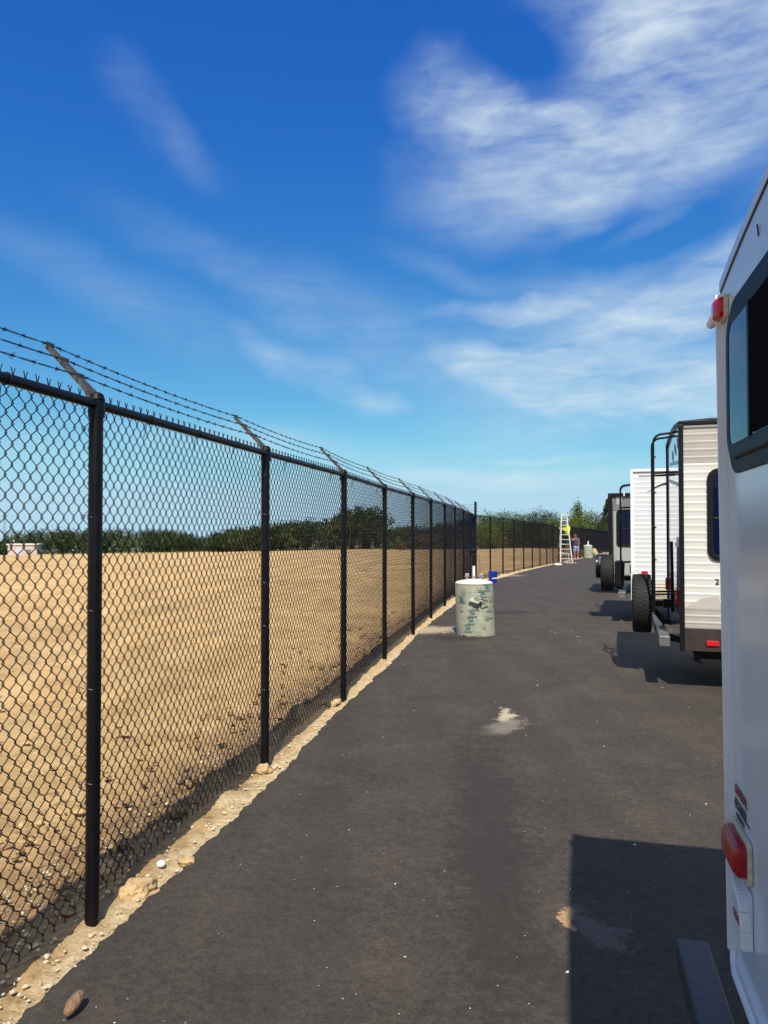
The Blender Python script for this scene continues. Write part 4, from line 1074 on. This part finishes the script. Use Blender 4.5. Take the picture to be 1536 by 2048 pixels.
def scatter(name,n,fn,mt,seed,cat_label):
    rr=random.Random(seed); mb=MB()
    base=[(1,0,0),(-1,0,0),(0,1,0),(0,-1,0),(0,0,1),(0,0,-1)]; tri=[(0,2,4),(2,1,4),(1,3,4),(3,0,4),(2,0,5),(1,2,5),(3,1,5),(0,3,5)]
    # subdivided octahedron once
    import itertools
    V=list(base); F=[]; cache={}
    def mid(a,b):
        k=(min(a,b),max(a,b))
        if k not in cache:
            p=Vector(V[a])+Vector(V[b]); p.normalize(); cache[k]=len(V); V.append(tuple(p))
        return cache[k]
    for (a,b,c) in tri:
        ab,bc,ca=mid(a,b),mid(b,c),mid(c,a); F+=[(a,ab,ca),(b,bc,ab),(c,ca,bc),(ab,bc,ca)]
    for _ in range(n):
        x,y,z,s=fn(rr); sx,sy,sz=s*rr.uniform(.6,1.3),s*rr.uniform(.6,1.3),s*rr.uniform(.4,.8); a=rr.uniform(0,6.28)
        vs=[]
        for v in V:
            k=rr.uniform(.75,1.2); X=v[0]*sx*k; Y=v[1]*sy*k; vs.append((x+X*math.cos(a)-Y*math.sin(a),y+X*math.sin(a)+Y*math.cos(a),z+v[2]*sz*k))
        mb.add(vs,F)
    o=mb.build(name,M[mt],None,fixn=False); tag(o,cat_label[0],cat_label[1],kind='stuff'); return o
def strip_pt(rr):
    y=2.2+(rr.random()**1.8)*12; d=rr.uniform(.0,.75); x=float(edge_x(y))-d
    return x,y,gz(x,y)+.008+.012*(d<.4),(.002+rr.random()**4*.012)
scatter('gravel',4200,strip_pt,'grit',3,('pale gravel scattered over the sandy strip beside the asphalt','gravel'))
def clod_pt(rr):
    y=1.8+(rr.random()**1.6)*26; d=.3+abs(rr.gauss(0,.55)); x=float(edge_x(y))-d
    return x,y,gz(x,y)+.012,(.006+rr.random()**4*.036)
scatter('soil_clods',1900,clod_pt,'clod_brown',4,('brown crumbled soil clods along the foot of the fence','soil'))
def field_pt(rr):
    y=2.0+(rr.random()**1.6)*38; x=float(edge_x(y))-.9-rr.random()*y*.75
    return x,y,gz(x,y)+.012,(.006+rr.random()**4*.032)
scatter('field_clods',2400,field_pt,'clod',5,('tan clods scattered over the bare field','soil'))
def chip_pt(rr):
    y=2.2+(rr.random()**1.6)*20; x=float(edge_x(y))+.15+rr.random()*3.2
    return x,y,gz(x,y)+AZ+.001,(.0022+rr.random()**4*.007)
scatter('asphalt_crumbs',170,chip_pt,'stone_w',6,('small pale stone chips scattered on the asphalt','gravel'))

# ------------------------------------------------------------------ trees
def tree_geo(mbl,mbt,cx,cy,cz_,h,w,rng,nleaf,ls,kind='round',lift=.12):
    trunk_h=h*.5; bx=rng.uniform(-.3,.3)
    mbt.tube([(cx,cy,cz_-.3),(cx+bx*.3,cy,cz_+trunk_h*.5),(cx+bx,cy,cz_+h*.75)],[h*.022,h*.016,h*.005],6)
    for k in range(5):
        a=rng.uniform(0,6.28); zz=cz_+h*rng.uniform(.25,.6)
        mbt.tube([(cx+bx*.4,cy,zz),(cx+math.cos(a)*w*.25,cy+math.sin(a)*w*.25,zz+h*.16)],[h*.009,h*.003],5)
    nc=max(8,nleaf//28)
    for c in range(nc):
        if kind=='round':
            while True:
                u=Vector((rng.uniform(-1,1),rng.uniform(-1,1),rng.uniform(-1,1)))
                if .25<u.length<1: break
            px=cx+u.x*w/2; py=cy+u.y*w/2; pz=cz_+h*(lift+(1-lift)*.5)+u.z*h*(1-lift)*.46
            cr=w*rng.uniform(.09,.2)
        elif kind=='cone':
            t=rng.random()**.8; rr_=(1-t)*w/2*rng.uniform(.35,1.08); a=rng.uniform(0,6.28)
            px=cx+math.cos(a)*rr_; py=cy+math.sin(a)*rr_; pz=cz_+h*(lift+(1-lift)*t); cr=w*.11*(1.15-t)
        else:   # spiky upright
            t=rng.random(); rr_=w/2*(1-t**2.2)*rng.uniform(.1,1); a=rng.uniform(0,6.28)
            px=cx+math.cos(a)*rr_; py=cy+math.sin(a)*rr_; pz=cz_+h*(lift+(1-lift)*t*rng.uniform(.85,1)); cr=w*.09
        for l in range(nleaf//nc):
            v=Vector((rng.gauss(0,.55),rng.gauss(0,.55),rng.gauss(0,.5 if kind!='spiky' else 1.0)))*cr
            p=Vector((px,py,pz))+v; p.z=max(p.z,cz_+.05)
            s=ls*rng.uniform(.6,1.4)
            n=Vector((rng.gauss(0,1),rng.gauss(0,1),rng.gauss(0.4,1))).normalized(); t1=n.orthogonal().normalized(); t1.rotate(Matrix.Rotation(rng.uniform(0,6.28),3,n)); t2=n.cross(t1)
            mbl.add([p-t1*s*.5,p+t2*s*.33,p+t1*s*.5,p-t2*s*.33],[(0,1,2,3)])
# individual trees behind the far run of fence: px position, distance, top, width
indiv=[ # x/y, Y, height, width, kind, leaf, label
 (.138,118,5.6,5.5,'round','leaf_bright','low light green tree rising behind the fence just right of the corner post'),
 (.163,130,6.5,6.0,'round','leaf_mid','mid green rounded tree behind the fence, second from the corner post'),
 (.188,124,6.0,6.0,'round','leaf_mid','mid green tree halfway between the corner post and the stepladder'),
 (.212,122,6.4,6.2,'round','leaf_dark','dark green domed tree left of the stepladder'),
 (.232,116,5.0,5.0,'round','leaf_mid','low green tree directly left of the stepladder top'),
 (.258,112,6.5,6.4,'spiky','leaf_bright','bright green feathery tree with upright shoots just right of the stepladder'),
 (.277,120,5.8,5.5,'round','leaf_mid','low mid green tree between the feathery one and the tall conifer'),
 (.298,108,7.2,5.0,'cone','leaf_dark','tall dark conifer partly hidden by the grey trailer'),
 (.330,112,6.8,6.0,'round','leaf_dark','dark tree hidden mostly behind the grey trailer')]
for i,(a,Yd,h,w,kd,lf,lb) in enumerate(indiv):
    rng=random.Random(100+i); x=a*Yd; z=gz(x,Yd)
    t=empty('conifer_tree' if kd=='cone' else 'broadleaf_tree',(x,Yd,z),0,label=lb,cat='tree',group='trees behind the far fence')
    l=MB(); tr_=MB(); tree_geo(l,tr_,0,0,0,h,w,rng,6500,.19,kd,.02)
    tr_.build('trunk',M['bark'],t,fixn=False); l.build('crown',M[lf],t,fixn=False)
def wood(name,label,specs,seed,ls,nl,mts):
    rng=random.Random(seed); l=MB(); b=MB()
    l2=MB()
    for (a,Yd,h,w) in specs:
        x=a*Yd; tgt=l if rng.random()<.75 else l2
        tree_geo(tgt,b,x,Yd,gz(x,Yd),h,w,rng,nl,ls,'round',.02)
    base=len(l.v)
    l.add(l2.v,l2.f,1); nb=len(l.f)
    l.add(b.v,b.f,2)
    o=l.build(name,[M[mts[0]],M[mts[1]],M['bark']],None,fixn=False); tag(o,label,'woodland',kind='stuff')
def prof(xpx,table):
    return float(np.interp(xpx,[t[0] for t in table],[t[1] for t in table]))
rng=random.Random(77)
# skyline of the left wood (picture column -> height above the field edge, in metres at its distance)
tabL=[(-60,1084),(10,1082),(18,1062),(60,1059),(110,1057),(200,1059),(250,1057),(330,1060),(395,1072),(432,1078),(440,1070)]
sp=[]
for k in range(95):
    px=rng.uniform(-60,440); Yd=rng.uniform(205,255); a=(px-768)/1500; top=prof(px,tabL)+rng.uniform(-1,5)
    zt=1.75-(top-1058)/1500*Yd; z=gz(a*Yd,Yd); sp.append((a,Yd,max(2.5,zt-z),rng.uniform(6,10)))
wood('distant_wood','long dark green wood beyond the left half of the field',sp,1,.5,620,('leaf_dark','leaf_mid'))
tabM=[(425,1078),(440,1064),(500,1052),(560,1042),(640,1036),(668,1034),(690,1012),(740,1004),(764,1008),(772,1048),(850,1046),(900,1036),(960,1030),(1000,1036)]
sp=[]
for k in range(90):
    px=rng.uniform(432,768); Yd=rng.uniform(152,175); a=(px-768)/1500; top=prof(px,tabM)+rng.uniform(-1,7)
    zt=1.75-(top-1058)/1500*Yd; z=gz(a*Yd,Yd); sp.append((a,Yd,max(2.5,zt-z),rng.uniform(4,7)))
wood('nearer_wood','dense wood rising to a taller clump in the middle of the far field edge',sp,2,.38,760,('leaf_dark','leaf_mid'))
sp=[]
for k in range(75):
    px=rng.uniform(775,1240); Yd=rng.uniform(128,150); a=(px-768)/1500; top=3+prof(px,tabM+[(1060,1038),(1100,1044),(1150,1036),(1240,1030)])+rng.uniform(2,9)
    zt=1.75-(top-1058)/1500*Yd; z=gz(a*Yd,Yd); sp.append((a,Yd,max(2.5,zt-z),rng.uniform(4,7)))
wood('wood_behind_fence','dark green wood seen through the mesh behind the far bend of the fence',sp,3,.34,760,('leaf_dark','leaf_mid'))
sp=[]
for k in range(70):
    px=rng.uniform(770,1230); Yd=rng.uniform(122,127); a=(px-768)/1500; sp.append((a,Yd,rng.uniform(1.2,3.2),rng.uniform(2,4)))
wood('dry_brush','yellowish dry brush at the foot of the wood behind the fence',sp,4,.2,260,('leaf_dry','leaf_mid'))

# ------------------------------------------------------------------ shed far across the field
shx,shy=-91.0,190; shz=gz(shx,shy)-.2
sd=empty('utility_shed',(shx,shy,shz),rad(12),label='small pinkish utility shed with flat white roof on the far left of the field',cat='shed')
mb=MB(); mb.box(-3.4,3.4,-2,2,-.6,2.75); mb.build('wall',M['shed_wall'],sd)
mb=MB(); mb.box(-3.7,3.7,-2.3,2.3,2.752,3.0); mb.build('roof',M['shed_roof'],sd,bevel=.03)
mb=MB(); mb.box(-1.4,-.2,-2.05,-2.003,0,2.2); mb.build('door',M['shed_door'],sd)
mb=MB(); mb.box(1.0,1.9,-2.4,-2.003,.5,1.6); mb.build('meter_box',M['dgrey_body'],sd,bevel=.02)
mb=MB(); mb.tube([(-2.5,0,3.0),(-2.5,0,3.9)],.12,8); mb.build('chimney',M['shed_roof'],sd)
py_=230; px_=(9-768)/1500*py_
pp=empty('lattice_mast',(px_,py_,gz(px_,py_)),0,label='thin lattice mast beyond the field at the far left edge',cat='mast')
mb=MB()
for sx in (-.35,.35): mb.tube([(sx,0,0),(sx*.4,0,13)],.06,5)
for k in range(12): mb.tube([(-.35+.02*k,0,k),(.35-.02*k,0,k+1)],.035,4)
mb.build('mast_frame',M['bumper_silver'],pp)
mb=MB(); mb.tube([(-1.1,0,12),(1.1,0,12)],.05,4); mb.build('crossarm',M['bumper_silver'],pp)

# ------------------------------------------------------------------ sun, sky
EL=rad(51.5)
ld=bpy.data.lights.new('sun','SUN'); ld.energy=4.7; ld.angle=rad(.55); ld.color=(1,.94,.83)
lo=bpy.data.objects.new('sun',ld); COL.objects.link(lo)
dv=Vector((.012,.795,-1)).normalized(); lo.rotation_euler=dv.to_track_quat('-Z','Y').to_euler()
w=bpy.data.worlds.new('World'); S.world=w; w.use_nodes=True; nt=w.node_tree; N=nt.nodes; L=nt.links
bg=N['Background']; bg.inputs['Strength'].default_value=.1
def mth(op,a,b=None,c=None,clamp=False):
    x=N.new('ShaderNodeMath'); x.operation=op; x.use_clamp=clamp
    for i,v in enumerate((a,b,c)):
        if v is None: continue
        if isinstance(v,(int,float)): x.inputs[i].default_value=v
        else: L.new(v,x.inputs[i])
    return x.outputs[0]
tc=N.new('ShaderNodeTexCoord')
sp_=N.new('ShaderNodeSeparateXYZ'); L.new(tc.outputs['Generated'],sp_.inputs[0])
zz=mth('MAXIMUM',mth('ADD',sp_.outputs['Z'],.06),.015)      # lower the horizon: the land falls away
cb=N.new('ShaderNodeCombineXYZ'); L.new(sp_.outputs['X'],cb.inputs[0]); L.new(sp_.outputs['Y'],cb.inputs[1]); L.new(zz,cb.inputs[2])
sky=N.new('ShaderNodeTexSky'); sky.sky_type='NISHITA'; sky.sun_disc=False; sky.sun_elevation=EL; sky.sun_rotation=math.pi
sky.air_density=1.0; sky.dust_density=.25; sky.ozone_density=3.5; sky.altitude=200
L.new(cb.outputs[0],sky.inputs['Vector'])
ss=N.new('ShaderNodeSeparateColor'); L.new(sky.outputs[0],ss.inputs[0])
hs=N.new('ShaderNodeCombineColor')
KX=.127
for i,(o0,i0,pw) in enumerate(((.23,.345,2.05),(.60,.564,1.3),(.84,.862,.52))):
    v=mth('MULTIPLY',mth('POWER',mth('MULTIPLY',ss.outputs[i],KX/i0),pw),o0/KX); v=mth('SMOOTH_MIN',v,(.46,.70,.86)[i]/KX,(.25,.2,.1)[i]/KX); L.new(v,hs.inputs[i])
# cirrus, laid out by azimuth and elevation
az=mth('ARCTAN2',sp_.outputs['X'],sp_.outputs['Y']); el=mth('ARCSINE',sp_.outputs['Z'])
ae=N.new('ShaderNodeCombineXYZ'); L.new(az,ae.inputs[0]); L.new(el,ae.inputs[1])
def cnoise(scale,rot,stretch,det=7,rough=.6,dist=.6,seed=0):
    m_=N.new('ShaderNodeMapping'); m_.inputs['Rotation'].default_value=(0,0,rot); m_.inputs['Scale'].default_value=(1,stretch,1); m_.inputs['Location'].default_value=(seed,seed*.7,seed*.3)
    L.new(ae.outputs[0],m_.inputs['Vector']); n_=N.new('ShaderNodeTexNoise'); n_.inputs['Scale'].default_value=scale; n_.inputs['Detail'].default_value=det; n_.inputs['Roughness'].default_value=rough; n_.inputs['Distortion'].default_value=dist
    L.new(m_.outputs[0],n_.inputs['Vector']); return n_.outputs['Fac']
warpn=N.new('ShaderNodeTexNoise'); warpn.inputs['Scale'].default_value=5; warpn.inputs['Detail'].default_value=6; L.new(ae.outputs[0],warpn.inputs['Vector'])
wv=N.new('ShaderNodeVectorMath'); wv.operation='MULTIPLY_ADD'; wv.inputs[1].default_value=(.13,.11,0); L.new(warpn.outputs['Color'],wv.inputs[0])
wsub=N.new('ShaderNodeVectorMath'); wsub.operation='SUBTRACT'; wsub.inputs[1].default_value=(.065,.055,0); L.new(ae.outputs[0],wsub.inputs[0]); L.new(wsub.outputs[0],wv.inputs[2])
def ray(px,py):
    p=math.atan(34/1500); u=(px-768)/1500; v=(1024-py)/1500
    d=Vector((u,math.cos(p)-v*math.sin(p),math.sin(p)+v*math.cos(p))).normalized(); return math.atan2(d.x,d.y),math.asin(d.z)
def blob(px,py,rx,ry,rot,amp):
    a,e=ray(px,py); q=N.new('ShaderNodeMapping'); q.vector_type='TEXTURE'; q.inputs['Location'].default_value=(a,e,0); q.inputs['Rotation'].default_value=(0,0,rad(rot)); q.inputs['Scale'].default_value=(rx/1500,ry/1500,1)
    L.new(wv.outputs[0],q.inputs['Vector']); ln=N.new('ShaderNodeVectorMath'); ln.operation='LENGTH'; L.new(q.outputs[0],ln.inputs[0])
    d=ln.outputs['Value']; f=mth('SUBTRACT',1.0,mth('MULTIPLY',d,d),clamp=True); f=mth('POWER',f,1.7); return mth('MULTIPLY',f,amp)
blobs=[(1420,60,640,260,14,1.5),(1210,255,500,190,12,1.5),(1000,235,270,150,-15,1.1),(1450,200,400,200,10,1.3),(1300,650,380,110,24,1.4),(1130,780,380,85,-17,1.6),(1330,770,280,150,0,1.6),(1200,700,460,230,12,.8),(800,700,520,150,-20,.38),(1060,625,260,46,-4,.95),(1180,860,220,30,-4,.7),
       (1330,410,260,40,24,.7),(600,745,240,60,-20,.6),(740,800,140,36,-12,.6),(290,190,150,80,-38,.16),(370,270,140,60,-35,.2),(560,590,480,80,-22,.32),(240,600,460,80,-24,.2),(130,900,400,90,0,.3),(450,880,500,50,-4,.4),(1000,950,480,34,0,.8),(950,560,260,40,-20,.25),(1090,910,200,16,-3,.6)]
tot=None
for b_ in blobs:
    f=blob(*b_); tot=f if tot is None else mth('MAXIMUM',tot,f)
gap=mth('MAXIMUM',blob(1090,110,190,90,-12,.9),blob(1330,430,330,70,20,.5)); tot=mth('SUBTRACT',tot,gap,clamp=True)
n1_=cnoise(4.5,rad(22),2.0,7,.52,.5); n2_=cnoise(11,rad(14),2.6,7,.56,.4,2.3); n3_=cnoise(9,rad(20),6.5,9,.68,.9,5.1); n3b=cnoise(9,rad(-22),5.5,9,.68,.9,9.1)
n1b=cnoise(5.0,rad(-24),2.2,7,.55,.7,7.7); upf=mth('MULTIPLY',mth('SUBTRACT',el,.36),8,clamp=True)
n1_=mth('ADD',mth('MULTIPLY',n1_,mth('SUBTRACT',1.0,upf)),mth('MULTIPLY',n1b,upf))
n3_=mth('ADD',mth('MULTIPLY',n3_,mth('SUBTRACT',1.0,upf)),mth('MULTIPLY',n3b,upf))
nz=mth('ADD',mth('MULTIPLY',n1_,.46),mth('ADD',mth('MULTIPLY',n2_,.28),mth('MULTIPLY',n3_,.26)))
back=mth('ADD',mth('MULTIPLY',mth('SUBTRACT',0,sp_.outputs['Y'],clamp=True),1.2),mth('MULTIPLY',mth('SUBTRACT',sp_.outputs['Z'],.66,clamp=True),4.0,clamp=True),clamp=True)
cm_=mth('MULTIPLY',tot,mth('MULTIPLY',mth('SUBTRACT',nz,.29),3.1,clamp=True),clamp=True)
cm_=mth('POWER',cm_,1.15)
mx=N.new('ShaderNodeMix'); mx.data_type='RGBA'; L.new(mth('MULTIPLY',cm_,.86),mx.inputs[0]); L.new(hs.outputs[0],mx.inputs[6]); mx.inputs[7].default_value=(5.5,6.5,7.1,1)
mx2=N.new('ShaderNodeMix'); mx2.data_type='RGBA'; L.new(mth('MULTIPLY',back,mth('MULTIPLY_ADD',n1_,.4,.20),clamp=True),mx2.inputs[0]); L.new(mx.outputs[2],mx2.inputs[6]); mx2.inputs[7].default_value=(6.6,6.0,5.2,1)   # unseen warm cloud veil, added overhead and behind the camera to neutralise blue shade
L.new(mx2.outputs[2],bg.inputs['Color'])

# ------------------------------------------------------------------ camera
cd=bpy.data.cameras.new('camera'); co=bpy.data.objects.new('camera',cd); COL.objects.link(co); S.camera=co
co.location=(0,0,1.75); co.rotation_euler=(math.pi/2+math.atan(34/1500),0,0)
cd.sensor_fit='HORIZONTAL'; cd.sensor_width=36; cd.lens=36*1500/1536; cd.clip_start=.05; cd.clip_end=6000
S.render.resolution_x=768; S.render.resolution_y=1024
S.view_settings.view_transform='Standard'; S.view_settings.look='None'; S.view_settings.exposure=.35; S.view_settings.gamma=1
